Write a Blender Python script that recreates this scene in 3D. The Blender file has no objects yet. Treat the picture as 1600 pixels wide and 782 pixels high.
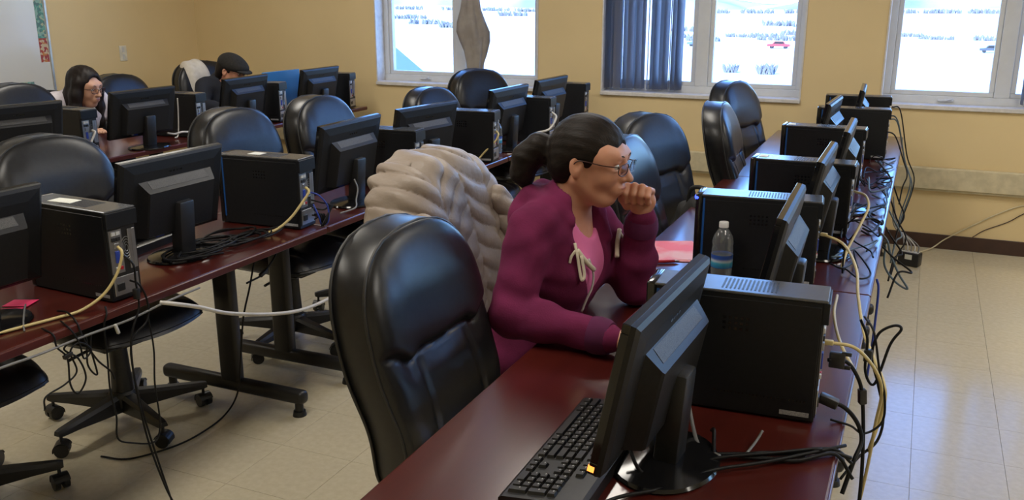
import bpy, bmesh, math, random
import numpy as np
from mathutils import Vector, Matrix
random.seed(7)
rng = np.random.default_rng(7)
scene = bpy.context.scene
COL = scene.collection
PI = math.pi
def R_(d): return math.radians(d)

# ------------------------------------------------------------------ camera
CAM_H = 1.616
F_PX = 1430.0
RC = np.array([[0.9143114509821781, 0.40501181538674136, 0.0],
               [0.10960778125396638, -0.24743882946120066, -0.9626838317762759],
               [-0.38989832635117394, 0.8801928510684501, -0.2706286016601839]])
cam_d = bpy.data.cameras.new('camera'); cam = bpy.data.objects.new('camera', cam_d); COL.objects.link(cam)
cam_d.sensor_width = 36.0; cam_d.lens = F_PX / 1600.0 * 36.0; cam_d.clip_start = 0.05; cam_d.clip_end = 2000
mw = Matrix.Identity(4)
for i in range(3):
    mw[i][0] = RC[0, i]; mw[i][1] = -RC[1, i]; mw[i][2] = -RC[2, i]
mw[2][3] = CAM_H
cam.matrix_world = mw
scene.camera = cam
def project(x, y, z):
    q = RC @ np.array([x, y, z - CAM_H])
    return (q[0] / q[2] * F_PX + 800, q[1] / q[2] * F_PX + 391, q[2])

# ------------------------------------------------------------------ world, sun, exposure
scene.view_settings.view_transform = 'Standard'
scene.view_settings.look = 'None'
scene.view_settings.exposure = 0.0
scene.view_settings.gamma = 1.0
scene.view_settings.use_curve_mapping = False
SKY_STRENGTH = 1.2
SUN_STRENGTH = 7.5
FILL_POWER = 20.0
world = bpy.data.worlds.new('sky'); scene.world = world; world.use_nodes = True
wn = world.node_tree.nodes; wl = world.node_tree.links
wn.clear()
sky = wn.new('ShaderNodeTexSky'); sky.sky_type = 'NISHITA'; sky.sun_disc = False
sky.sun_elevation = R_(32); sky.sun_rotation = R_(200); sky.altitude = 600; sky.dust_density = 0.15; sky.ozone_density = 3.0
bg = wn.new('ShaderNodeBackground'); bg.inputs['Strength'].default_value = SKY_STRENGTH
wo = wn.new('ShaderNodeOutputWorld')
tint = wn.new('ShaderNodeMix'); tint.data_type = 'RGBA'; tint.blend_type = 'MULTIPLY'; tint.inputs[0].default_value = 1.0
tint.inputs[7].default_value = (.58, .85, 1.28, 1)      # camera white balance is set for the warm room
wl.new(sky.outputs[0], tint.inputs[6]); wl.new(tint.outputs[2], bg.inputs['Color']); wl.new(bg.outputs[0], wo.inputs['Surface'])
sun_d = bpy.data.lights.new('sun', 'SUN'); sun_d.energy = SUN_STRENGTH; sun_d.angle = R_(0.6); sun_d.color = (1, .95, .86)
sun = bpy.data.objects.new('sun', sun_d); COL.objects.link(sun)
sun.location = (-6, -8, 14); sun.rotation_euler = (R_(58), 0, R_(-18))

# ------------------------------------------------------------------ materials
MATS = {}
def nodes_of(m): return m.node_tree.nodes, m.node_tree.links
def setin(b, **kw):
    names = dict(rough='Roughness', metal='Metallic', spec='Specular IOR Level', coat='Coat Weight', coatr='Coat Roughness',
                 trans='Transmission Weight', ior='IOR', sub='Subsurface Weight', sheen='Sheen Weight', alpha='Alpha')
    for k, v in kw.items():
        b.inputs[names[k]].default_value = v
def mat(name, col, col2=None, scale=20, detail=4, bump=0.0, bscale=None, vec='Object', stretch=(1, 1, 1), tex='noise', fac=(.35, .65), bdist=.002, **kw):
    m = bpy.data.materials.new(name); m.use_nodes = True
    n, l = nodes_of(m); b = n['Principled BSDF']
    setin(b, **kw)
    tc = n.new('ShaderNodeTexCoord'); mp = n.new('ShaderNodeMapping'); mp.inputs['Scale'].default_value = stretch
    l.new(tc.outputs[vec], mp.inputs['Vector'])
    def mk(s):
        if tex == 'voronoi':
            t = n.new('ShaderNodeTexVoronoi'); t.inputs['Scale'].default_value = s; o = t.outputs['Distance']
        else:
            t = n.new('ShaderNodeTexNoise'); t.inputs['Scale'].default_value = s; t.inputs['Detail'].default_value = detail; o = t.outputs['Fac']
        l.new(mp.outputs[0], t.inputs['Vector']); return o
    c1 = (*col, 1)
    if col2 is None: col2 = tuple(min(1, c * .82) for c in col)
    cr = n.new('ShaderNodeValToRGB'); cr.color_ramp.elements[0].position = fac[0]; cr.color_ramp.elements[1].position = fac[1]
    cr.color_ramp.elements[0].color = c1; cr.color_ramp.elements[1].color = (*col2, 1)
    l.new(mk(scale), cr.inputs['Fac']); l.new(cr.outputs[0], b.inputs['Base Color'])
    if bump:
        bp = n.new('ShaderNodeBump'); bp.inputs['Strength'].default_value = bump; bp.inputs['Distance'].default_value = bdist
        l.new(mk(bscale or scale), bp.inputs['Height']); l.new(bp.outputs[0], b.inputs['Normal'])
    MATS[name] = m
    return m
def emis(name, col, strength):
    m = bpy.data.materials.new(name); m.use_nodes = True
    b = m.node_tree.nodes['Principled BSDF']; b.inputs['Base Color'].default_value = (*col, 1)
    b.inputs['Emission Color'].default_value = (*col, 1); b.inputs['Emission Strength'].default_value = strength
    MATS[name] = m; return m

mat('wall_paint', (.72, .565, .305), (.69, .54, .29), scale=2.2, bump=.15, bscale=180, rough=.62)
mat('ceiling_paint', (.74, .72, .66), scale=60, rough=.9)
mat('tile', (.63, .56, .40), (.56, .49, .34), scale=42, detail=8, fac=(.3, .72), rough=.16, bump=.02, bscale=25)
mat('tile_gap', (.42, .38, .29), rough=.8)
mat('baseboard', (.055, .026, .018), rough=.45)
mat('raceway', (.63, .55, .36), rough=.45)
mat('window_vinyl', (.66, .68, .70), (.63, .65, .67), rough=.4)
mat('sill_paint', (.70, .68, .66), rough=.5)
mat('snow', (.90, .87, .82), (.80, .78, .74), scale=.09, detail=8, fac=(.35, .7), rough=.9, vec='Object')
mat('wood', (.075, .010, .0065), (.056, .0075, .005), scale=4, detail=8, stretch=(9, .7, 5), fac=(.25, .75), rough=.30, spec=.4, coat=.8, coatr=.13, bump=.0)
mat('wood_edge', (.085, .016, .012), (.06, .010, .008), scale=5, stretch=(8, 1, 8), rough=.3)
mat('leather', (.012, .0125, .014), (.008, .008, .0095), scale=60, bump=.12, bscale=420, bdist=.0005, tex='noise', rough=.33, spec=.45)
mat('leather_shell', (.020, .020, .021), rough=.45, bump=.1, bscale=300)
mat('black_plastic', (.014, .014, .015), (.010, .010, .011), scale=80, rough=.42, bump=.08, bscale=500, bdist=.0006)
mat('black_gloss', (.008, .008, .009), rough=.12, spec=.6)
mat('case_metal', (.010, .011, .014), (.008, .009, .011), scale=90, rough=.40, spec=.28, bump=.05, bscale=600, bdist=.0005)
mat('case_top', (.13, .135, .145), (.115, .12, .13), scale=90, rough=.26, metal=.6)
mat('monitor_shell', (.014, .014, .015), (.011, .011, .012), scale=120, rough=.42, spec=.28, bump=.15, bscale=700, bdist=.0005)
mat('vent_mesh', (.055, .052, .048), (.030, .029, .028), scale=420, tex='voronoi', rough=.5, bump=.4, bscale=420, bdist=.0008)
mat('steel_black', (.016, .015, .015), rough=.4)
mat('steel', (.45, .45, .46), rough=.35, metal=.9)
mat('port_white', (.62, .62, .60), rough=.5)
mat('port_blue', (.02, .05, .35), rough=.45)
mat('paper_label', (.78, .78, .70), (.70, .70, .62), scale=90, rough=.7)
mat('silver_label', (.42, .43, .44), (.25, .25, .27), scale=260, rough=.4)
mat('cable_black', (.009, .009, .010), rough=.5, spec=.2)
mat('cable_yellow', (.58, .47, .22), (.52, .42, .18), rough=.5)
mat('cable_grey', (.20, .20, .20), rough=.5)
mat('cable_white', (.62, .60, .57), rough=.5)
mat('cable_slate', (.08, .12, .15), rough=.5)
mat('key', (.020, .020, .021), rough=.5)
mat('key_print', (.55, .55, .56), rough=.6)
mat('skin', (.58, .285, .185), (.52, .24, .15), scale=18, rough=.5, sub=.08, bump=.05, bscale=220)
mat('skin_pale', (.58, .33, .22), (.52, .28, .18), scale=18, rough=.5)
mat('lips', (.40, .13, .10), rough=.4)
mat('eye_white', (.75, .72, .68), rough=.15)
mat('iris', (.02, .011, .008), rough=.1)
mat('brow_hair', (.02, .013, .010), rough=.7)
mat('hair', (.014, .009, .007), (.006, .004, .003), scale=30, stretch=(1, 7, 3), detail=8, rough=.55, spec=.22, bump=.5, bscale=60, bdist=.002)
mat('hair_straight', (.016, .010, .009), (.007, .005, .004), scale=16, stretch=(6, 6, .6), detail=8, rough=.5, spec=.25, bump=.35, bscale=26, bdist=.002)
mat('hoodie', (.165, .020, .073), (.120, .014, .053), scale=14, detail=8, rough=.95, spec=.2, bump=.5, bscale=260, bdist=.0012)
mat('hoodie_rib', (.095, .008, .058), rough=.9)
mat('shirt_pink', (.80, .19, .43), (.72, .16, .38), scale=9, rough=.85)
mat('cord_cream', (.72, .64, .50), rough=.8)
mat('zip_white', (.62, .56, .56), rough=.5)
mat('jeans', (.022, .035, .075), (.015, .025, .055), scale=120, rough=.9)
mat('shoe', (.03, .03, .035), rough=.6)
mat('jacket', (.31, .255, .21), (.26, .21, .172), scale=7, detail=6, rough=.5, bump=.5, bscale=38, bdist=.006)
mat('white_cloth', (.66, .62, .56), (.58, .54, .47), scale=25, rough=.9, bump=.5, bscale=60, bdist=.004)
mat('white_knit', (.62, .58, .62), (.52, .48, .52), scale=30, rough=.9)
mat('dark_shirt', (.012, .015, .026), rough=.9)
mat('cap_wool', (.020, .018, .016), (.012, .011, .010), scale=70, rough=.95, bump=.5, bscale=200)
mat('glasses', (.04, .015, .012), rough=.3)
mat('bottle_cap', (.75, .75, .74), rough=.4)
mat('pink_paper', (.80, .16, .22), (.80, .45, .48), scale=6, fac=(.45, .62), rough=.6)
mat('red_plastic', (.45, .02, .03), rough=.35)
mat('marker_red', (.62, .30, .26), rough=.6)
mat('note_pink', (.85, .03, .16), rough=.7)
mat('bag_black', (.015, .014, .014), rough=.8, bump=.4, bscale=60)
mat('bag_red', (.38, .012, .022), rough=.8, bump=.4, bscale=80)
mat('board_white', (.66, .65, .60), (.62, .61, .56), scale=1.3, rough=.14)
mat('alu', (.6, .6, .58), rough=.35, metal=.8)
mat('blind', (.36, .36, .38), (.30, .30, .32), scale=8, stretch=(30, 30, .5), rough=.85)
mat('drape', (.34, .31, .28), (.27, .24, .22), scale=12, rough=.85, bump=.3, bscale=40)
mat('plate_ivory', (.72, .68, .56), rough=.4)
mat('blue_panel', (.06, .22, .44), (.05, .19, .40), scale=3, rough=.22)
mat('car_blue', (.10, .16, .26), rough=.3)
mat('car_red', (.45, .04, .05), rough=.3)
mat('car_dark', (.06, .07, .09), rough=.3)
mat('bush', (.22, .23, .25), (.17, .18, .19), scale=6, rough=.95)
mat('hill', (.20, .25, .32), (.50, .54, .58), scale=.02, detail=9, fac=(.4, .62), rough=1)
mat('roof_metal', (.40, .44, .48), (.37, .41, .45), scale=3, rough=.5)
mat('roof_dark', (.05, .08, .13), rough=.5)
emis('led_blue', (.03, .06, 1.0), 5.0)
emis('led_orange', (1.0, .30, .05), 2.2)
emis('glint_blue', (.004, .06, .22), .06)  # blue highlight put into colour and a faint glow
emis('fill_panel', (1.0, .95, .86), 4.0)
# translucent blind, clear pane, clear bottle
def clear_mat(name, tint, rough, ior_fac, gloss=(1, 1, 1)):
    m = bpy.data.materials.new(name); m.use_nodes = True; n, l = nodes_of(m); n.clear()
    o = n.new('ShaderNodeOutputMaterial'); tr = n.new('ShaderNodeBsdfTransparent'); tr.inputs[0].default_value = (*tint, 1)
    g = n.new('ShaderNodeBsdfGlossy'); g.inputs['Roughness'].default_value = rough; g.inputs['Color'].default_value = (*gloss, 1)
    lw = n.new('ShaderNodeLayerWeight'); lw.inputs[0].default_value = .5
    pw = n.new('ShaderNodeMath'); pw.operation = 'POWER'; pw.inputs[1].default_value = 4.0; l.new(lw.outputs['Facing'], pw.inputs[0])
    fr = n.new('ShaderNodeMath'); fr.operation = 'MULTIPLY_ADD'; fr.inputs[1].default_value = .75; fr.inputs[2].default_value = ior_fac; l.new(pw.outputs[0], fr.inputs[0])
    mx = n.new('ShaderNodeMixShader'); l.new(fr.outputs[0], mx.inputs[0]); l.new(tr.outputs[0], mx.inputs[1]); l.new(g.outputs[0], mx.inputs[2])
    l.new(mx.outputs[0], o.inputs[0]); MATS[name] = m
clear_mat('pane_glass', (.97, .98, .98), .02, .04)
clear_mat('bottle_plastic', (.86, .90, .92), .06, .07)
def milky(name, fac):
    m = MATS[name]; n, l = nodes_of(m); o = [q for q in n if q.type == 'OUTPUT_MATERIAL'][0]
    src = o.inputs[0].links[0].from_socket; df = n.new('ShaderNodeBsdfTranslucent'); df.inputs[0].default_value = (.8, .85, .88, 1)
    d2 = n.new('ShaderNodeBsdfDiffuse'); d2.inputs[0].default_value = (.75, .8, .83, 1)
    a = n.new('ShaderNodeMixShader'); l.new(df.outputs[0], a.inputs[1]); l.new(d2.outputs[0], a.inputs[2])
    mx = n.new('ShaderNodeMixShader'); mx.inputs[0].default_value = fac; l.new(src, mx.inputs[1]); l.new(a.outputs[0], mx.inputs[2]); l.new(mx.outputs[0], o.inputs[0])
milky('bottle_plastic', .13)
clear_mat('lens', (.96, .96, .96), .03, .05)
def blind_mat():
    m = MATS['blind']; n, l = nodes_of(m); b = n['Principled BSDF']
    o = n['Material Output']; tl = n.new('ShaderNodeBsdfTranslucent'); tl.inputs[0].default_value = (.50, .50, .53, 1)
    mx = n.new('ShaderNodeMixShader'); mx.inputs[0].default_value = .6
    l.new(b.outputs[0], mx.inputs[1]); l.new(tl.outputs[0], mx.inputs[2]); l.new(mx.outputs[0], o.inputs[0])
blind_mat()

# ------------------------------------------------------------------ object helpers
def mesh_from_bm(name, bm, smooth=False):
    bmesh.ops.recalc_face_normals(bm, faces=bm.faces)
    me = bpy.data.meshes.new(name); bm.to_mesh(me); bm.free()
    if smooth:
        for p in me.polygons: p.use_smooth = True
    return me
def add(name, me, m=None, parent=None, loc=None, rot=None):
    if isinstance(me, bmesh.types.BMesh): me = mesh_from_bm(name, me)
    if isinstance(me, B): me = me.mesh(name)
    if m is not None and len(me.materials) == 0: me.materials.append(MATS[m])
    o = bpy.data.objects.new(name, me); COL.objects.link(o)
    if parent is not None: o.parent = parent
    if loc is not None: o.location = loc
    if rot is not None: o.rotation_euler = rot
    return o
def tag(o, label, cat, group=None, kind=None):
    if label: o['label'] = label
    if cat: o['category'] = cat
    if group: o['group'] = group
    if kind: o['kind'] = kind
    return o
def thing(name, label, cat, loc=(0, 0, 0), rz=0, group=None, kind=None):
    o = bpy.data.objects.new(name, None); COL.objects.link(o); o.empty_display_size = .1
    o.location = loc; o.rotation_euler = (0, 0, rz)
    return tag(o, label, cat, group, kind)
def copy_tree(o, parent=None, kids=None):
    c = o.copy(); COL.objects.link(c); c.parent = parent
    for ch in KIDS(o): copy_tree(ch, c)
    return c
def KIDS(o): return [x for x in bpy.data.objects if x.parent is o]
def recopy(root, loc, rz, label, group=None, scale=None):
    c = copy_tree(root); c.location = loc; c.rotation_euler = (0, 0, rz); c['label'] = label
    if group: c['group'] = group
    elif 'group' in c: del c['group']
    if scale: c.scale = scale
    return c

class B:
    """collects shapes in one bmesh"""
    def __init__(s): s.bm = bmesh.new(); s.sm = False
    def mesh(s, name):
        return mesh_from_bm(name, s.bm, s.sm)
    def _xf(s, vs, M):
        if M is not None: bmesh.ops.transform(s.bm, matrix=M, verts=vs)
    def box(s, x0, x1, y0, y1, z0, z1, bev=0, seg=1, M=None):
        vs = [s.bm.verts.new(p) for p in ((x0, y0, z0), (x1, y0, z0), (x1, y1, z0), (x0, y1, z0), (x0, y0, z1), (x1, y0, z1), (x1, y1, z1), (x0, y1, z1))]
        fs = [s.bm.faces.new([vs[i] for i in f]) for f in ((3, 2, 1, 0), (4, 5, 6, 7), (0, 1, 5, 4), (1, 2, 6, 5), (2, 3, 7, 6), (3, 0, 4, 7))]
        if bev:
            es = list({e for f in fs for e in f.edges})
            r = bmesh.ops.bevel(s.bm, geom=es, offset=bev, segments=seg, affect='EDGES', profile=.5)
            vs = list({v for f in r['faces'] for v in f.verts} | {v for v in vs if v.is_valid})
        s._xf(vs, M); return s
    def cyl(s, r0, r1, p0, p1, n=20, caps=True):
        a, b = Vector(p0), Vector(p1); d = (b - a).normalized()
        u = d.orthogonal().normalized(); w = d.cross(u)
        A = [s.bm.verts.new(a + (u * math.cos(t) + w * math.sin(t)) * r0) for t in [2 * PI * i / n for i in range(n)]]
        C = [s.bm.verts.new(b + (u * math.cos(t) + w * math.sin(t)) * r1) for t in [2 * PI * i / n for i in range(n)]]
        for i in range(n): s.bm.faces.new((A[i], A[(i + 1) % n], C[(i + 1) % n], C[i]))
        if caps: s.bm.faces.new(A[::-1]); s.bm.faces.new(C)
        return s
    def lathe(s, prof, n=24, M=None, ax='Z'):
        rings = []
        for r, z in prof:
            rings.append([s.bm.verts.new((max(r, 1e-5) * math.cos(2 * PI * i / n), max(r, 1e-5) * math.sin(2 * PI * i / n), z)) for i in range(n)])
        for a, b in zip(rings, rings[1:]):
            for i in range(n): s.bm.faces.new((a[i], a[(i + 1) % n], b[(i + 1) % n], b[i]))
        s.bm.faces.new(rings[0][::-1]); s.bm.faces.new(rings[-1])
        s._xf([v for r in rings for v in r], M); return s
    def tube(s, pts, r, n=6, closed=False):
        pts = [Vector(p) for p in pts]; m = len(pts); rings = []; u = None
        for i, p in enumerate(pts):
            a = pts[i - 1] if (i > 0 or closed) else p
            b = pts[(i + 1) % m] if (i < m - 1 or closed) else p
            d = (b - a)
            d = d.normalized() if d.length > 1e-9 else Vector((0, 0, 1))
            if u is None: u = d.orthogonal().normalized()
            u = (u - d * u.dot(d)); u = u.normalized() if u.length > 1e-6 else d.orthogonal().normalized()
            w = d.cross(u); rr = r[i] if hasattr(r, '__len__') else r
            rings.append([s.bm.verts.new(p + (u * math.cos(2 * PI * k / n) + w * math.sin(2 * PI * k / n)) * rr) for k in range(n)])
        pairs = list(zip(rings, rings[1:])) + ([(rings[-1], rings[0])] if closed else [])
        for a, b in pairs:
            for k in range(n): s.bm.faces.new((a[k], a[(k + 1) % n], b[(k + 1) % n], b[k]))
        if not closed: s.bm.faces.new(rings[0][::-1]); s.bm.faces.new(rings[-1])
        return s
    def prism(s, poly, z0, z1, M=None):
        A = [s.bm.verts.new((x, y, z0)) for x, y in poly]; C = [s.bm.verts.new((x, y, z1)) for x, y in poly]; n = len(poly)
        for i in range(n): s.bm.faces.new((A[i], A[(i + 1) % n], C[(i + 1) % n], C[i]))
        s.bm.faces.new(A[::-1]); s.bm.faces.new(C); s._xf(A + C, M); return s
    def sphere(s, c, r, n=14, M=None):
        rr = r if hasattr(r, '__len__') else (r, r, r)
        k = bmesh.ops.create_uvsphere(s.bm, u_segments=n, v_segments=max(6, n // 2 + 2), radius=1)
        bmesh.ops.transform(s.bm, matrix=Matrix.Translation(c) @ Matrix.Diagonal((*rr, 1)), verts=k['verts'])
        s._xf(k['verts'], M); return s
    def smooth(s): s.sm = True; return s
def auto_smooth(me, ang=35):
    for p in me.polygons: p.use_smooth = True
    try: me.set_sharp_from_angle(angle=R_(ang))
    except Exception: pass
    return me
def SM(b, name, ang=35):
    return auto_smooth(b.mesh(name), ang)
def spline(pts, sub=6):
    P = [Vector(p) for p in pts]
    if len(P) < 3: sub = 1
    P = [P[0] * 2 - P[1]] + P + [P[-1] * 2 - P[-2]]
    out = []
    for i in range(1, len(P) - 2):
        p0, p1, p2, p3 = P[i - 1:i + 3]
        for k in range(sub):
            t = k / sub
            out.append(.5 * ((2 * p1) + (p2 - p0) * t + (2 * p0 - 5 * p1 + 4 * p2 - p3) * t * t + (3 * p1 - p0 - 3 * p2 + p3) * t ** 3))
    out.append(P[-2]); return out
def cable(name, pts, r, m, label, cat='cable', group=None, parent=None, sub=7):
    o0 = Vector(pts[0]) if parent is None else Vector((0, 0, 0))
    b = B().tube(spline([Vector(p) - o0 for p in pts], sub), r, 6).smooth()
    o = add(name, b, m, parent)
    if parent is None:
        o.location = o0; tag(o, label, cat, group)
    return o

# ------------------------------------------------------------------ implicit surfaces (organic shapes)
class Field:
    def __init__(s, xs, ys, zs):
        s.xs, s.ys, s.zs = [np.asarray(a, np.float32) for a in (xs, ys, zs)]
        s.v = np.full((len(s.xs), len(s.ys), len(s.zs)), .15, np.float32)
    def sub(s, lo, hi, pad):
        sl = []
        for a, l, h in zip((s.xs, s.ys, s.zs), lo, hi):
            i0 = max(0, np.searchsorted(a, l - pad)); i1 = min(len(a), np.searchsorted(a, h + pad)); sl.append(slice(i0, i1))
        return tuple(sl)
    def apply(s, sl, d, k, op):
        a = s.v[sl]
        if op == 'u':
            h = np.clip(.5 + .5 * (a - d) / k, 0, 1); s.v[sl] = a * (1 - h) + d * h - k * h * (1 - h)
        else:   # subtract
            h = np.clip(.5 - .5 * (a + d) / k, 0, 1); s.v[sl] = a * (1 - h) - d * h + k * h * (1 - h)
    def grid(s, sl):
        return s.xs[sl[0]][:, None, None], s.ys[sl[1]][None, :, None], s.zs[sl[2]][None, None, :]
    def cone(s, a, b, ra, rb, k=.02, op='u', inf=0.):
        a = np.array(a, float); b = np.array(b, float); ra += inf; rb += inf; R = max(ra, rb)
        sl = s.sub(np.minimum(a, b) - R, np.maximum(a, b) + R, .05 + k)
        if any(q.stop <= q.start for q in sl): return s
        X, Y, Z = s.grid(sl); ba = b - a; L = max(1e-9, ba @ ba)
        t = np.clip(((X - a[0]) * ba[0] + (Y - a[1]) * ba[1] + (Z - a[2]) * ba[2]) / L, 0, 1)
        d = np.sqrt((X - a[0] - t * ba[0]) ** 2 + (Y - a[1] - t * ba[1]) ** 2 + (Z - a[2] - t * ba[2]) ** 2) - (ra + t * (rb - ra))
        s.apply(sl, d, k, op); return s
    def ell(s, c, r, k=.02, op='u', inf=0., rot=None):
        c = np.array(c, float); r = np.array(r, float) + inf; R = r.max()
        sl = s.sub(c - R, c + R, .05 + k)
        if any(q.stop <= q.start for q in sl): return s
        X, Y, Z = s.grid(sl); X = X - c[0]; Y = Y - c[1]; Z = Z - c[2]
        if rot is not None:
            m = np.array(rot); X, Y, Z = (m[0][0] * X + m[1][0] * Y + m[2][0] * Z, m[0][1] * X + m[1][1] * Y + m[2][1] * Z, m[0][2] * X + m[1][2] * Y + m[2][2] * Z)
        k0 = np.sqrt((X / r[0]) ** 2 + (Y / r[1]) ** 2 + (Z / r[2]) ** 2)
        k1 = np.sqrt((X / r[0] ** 2) ** 2 + (Y / r[1] ** 2) ** 2 + (Z / r[2] ** 2) ** 2) + 1e-9
        s.apply(sl, k0 * (k0 - 1) / k1, k, op); return s
    def chain(s, pts, rs, k=.02, op='u', inf=0.):
        for a, b, ra, rb in zip(pts, pts[1:], rs, rs[1:]): s.cone(a, b, ra, rb, k, op, inf)
        return s
    def mesh(s, name):
        v = s.v; ins = v < 0
        cnt = np.zeros(tuple(n - 1 for n in v.shape), np.int8)
        sh = [(i, j, k) for i in (0, 1) for j in (0, 1) for k in (0, 1)]
        N = v.shape
        for i, j, k in sh: cnt += ins[i:N[0] - 1 + i, j:N[1] - 1 + j, k:N[2] - 1 + k]
        act = np.argwhere((cnt > 0) & (cnt < 8))
        idx = np.full(cnt.shape, -1, np.int32); idx[act[:, 0], act[:, 1], act[:, 2]] = np.arange(len(act))
        acc = np.zeros((len(act), 3)); nc = np.zeros(len(act))
        C = {q: v[act[:, 0] + q[0], act[:, 1] + q[1], act[:, 2] + q[2]] for q in sh}
        ax = (s.xs, s.ys, s.zs)
        for q in sh:
            for d in range(3):
                if q[d]: continue
                q2 = list(q); q2[d] = 1; q2 = tuple(q2)
                a, b = C[q], C[q2]; mk = (a < 0) != (b < 0)
                t = np.where(mk, a / np.where(mk, a - b, 1), 0)
                for e in range(3):
                    p = ax[e][act[:, e] + q[e]].astype(float)
                    if e == d: p = p + t * (ax[e][act[:, e] + 1] - ax[e][act[:, e]])
                    acc[:, e] += np.where(mk, p, 0)
                nc += mk
        V = acc / nc[:, None]; F = []
        for d in range(3):
            o1, o2 = (d + 1) % 3, (d + 2) % 3
            a = [slice(None)] * 3; b = [slice(None)] * 3; a[d] = slice(0, -1); b[d] = slice(1, None)
            A = ins[tuple(a)]; Bq = ins[tuple(b)]
            E = np.argwhere(A != Bq)
            E = E[(E[:, o1] > 0) & (E[:, o2] > 0) & (E[:, o1] < N[o1] - 1) & (E[:, o2] < N[o2] - 1)]
            fl = A[E[:, 0], E[:, 1], E[:, 2]]
            def cell(d1, d2):
                q = E.copy(); q[:, o1] += d1; q[:, o2] += d2; return idx[q[:, 0], q[:, 1], q[:, 2]]
            qd = np.stack([cell(-1, -1), cell(0, -1), cell(0, 0), cell(-1, 0)], 1)
            qd[~fl] = qd[~fl][:, ::-1]
            F.append(qd[(qd >= 0).all(1)])
        F = np.concatenate(F)
        me = bpy.data.meshes.new(name)
        me.vertices.add(len(V)); me.vertices.foreach_set('co', V.astype(np.float32).ravel())
        me.loops.add(F.size); me.loops.foreach_set('vertex_index', F.astype(np.int32).ravel())
        me.polygons.add(len(F)); me.polygons.foreach_set('loop_start', np.arange(0, F.size, 4, dtype=np.int32))
        me.polygons.foreach_set('use_smooth', np.ones(len(F), bool))
        me.update(calc_edges=True); me.validate()
        return me
def axis(lo, hi, step, fine=None, fstep=None):
    if fine is None: return np.arange(lo, hi + step, step)
    return np.unique(np.round(np.concatenate([np.arange(lo, fine[0], step), np.arange(fine[0], fine[1], fstep), np.arange(fine[1], hi + step, step)]), 5))

# ------------------------------------------------------------------ the room
XL, XR, YB, YF, ZC = -5.88, 7.2, 6.43, -1.6, 2.78
WT = .24                       # thickness of the window wall
WIN = [(-4.045, -2.635), (-2.14, -.735), (-.24, 1.17), (1.665, 3.07), (3.57, 4.975), (5.475, 6.88)]  # last three are unseen, added for room brightness and blue leather sheen
WZ0, WZ1 = .925, 2.52
def structure(name, me, m, parent=None):
    o = add(name, me, m, parent)
    if parent is None: o['kind'] = 'structure'
    return o
b = B(); xs = [XL - .2] + [x for w in WIN for x in w] + [XR + .2]
b.box(XL - .2, XR + .2, YB, YB + WT, -.05, WZ0); b.box(XL - .2, XR + .2, YB, YB + WT, WZ1, ZC + .1)
for i in range(0, len(xs), 2): b.box(xs[i], xs[i + 1], YB, YB + WT, WZ0, WZ1)
structure('wall_back', b, 'wall_paint')
structure('wall_left', B().box(XL - .2, XL, YF, YB, -.05, ZC + .1), 'wall_paint')
structure('wall_right', B().box(XR, XR + .2, YF, YB, -.05, ZC + .1), 'wall_paint')
structure('wall_front', B().box(XL - .2, XR + .2, YF - .2, YF, -.05, ZC + .1), 'wall_paint')
structure('ceiling', B().box(XL - .2, XR + .2, YF - .2, YB + WT + .3, ZC, ZC + .2), 'ceiling_paint')
floor = structure('floor', B().box(XL, XR, YF, YB, -.12, -.004), 'tile_gap')
# floor tiles: the 300 that show largest are single pieces, the others one joined part
TS = .305
def tile_bm(bb, x, y, g=.0005):
    bb.box(x + g, x + TS - g, y + g, y + TS - g, -.006, 0, bev=.0004)
cells = []
nx = int((XR - XL) / TS) + 1; ny = int((YB - YF) / TS) + 1
for i in range(nx):
    for j in range(ny):
        x = XL + i * TS - .11; y = YB - (j + 1) * TS
        cells.append((x, y))
def tile_area(x, y):
    px = [project(x + a * TS, y + c_ * TS, 0) for a, c_ in ((0, 0), (1, 0), (1, 1), (0, 1))]
    if min(p[2] for p in px) < .3: return 0
    cx = sum(p[0] for p in px) / 4; cy = sum(p[1] for p in px) / 4
    if not (-60 < cx < 1660 and 0 < cy < 830): return 0
    return abs(sum(px[k][0] * px[(k + 1) % 4][1] - px[(k + 1) % 4][0] * px[k][1] for k in range(4))) / 2
cells.sort(key=lambda c_: -tile_area(*c_))
tm = B(); tile_bm(tm, 0, 0); tm = tm.mesh('tile'); tm.materials.append(MATS['tile'])
rest = B()
k = 0
for x, y in cells:
    inside = x > XL and x + TS < XR and y > YF
    if inside and k < 300 and tile_area(x, y) > 0:
        add('tile', tm, None, floor, (x, y, 0)); k += 1
    else:
        x0, x1, y0, y1 = max(x, XL), min(x + TS, XR), max(y, YF), y + TS
        if x1 - x0 > .01 and y1 - y0 > .01: rest.box(x0 + .0012, x1 - .0012, y0 + .0012, y1 - .0012, -.006, 0)
o = add('tile_field', rest, 'tile', floor); o['kind'] = 'stuff'

structure('baseboard_back', B().box(XL, XR, YB - .012, YB, 0, .095, bev=.003), 'baseboard')
structure('baseboard_left', B().box(XL, XL + .012, YF, YB - .012, 0, .095, bev=.003), 'baseboard')
b = B().box(XL + .012, XR, YB - .045, YB, .395, .535, bev=.006); b.box(XL + .012, XR, YB - .03, YB, .383, .397)
structure('trim_1', b, 'raceway')

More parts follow.
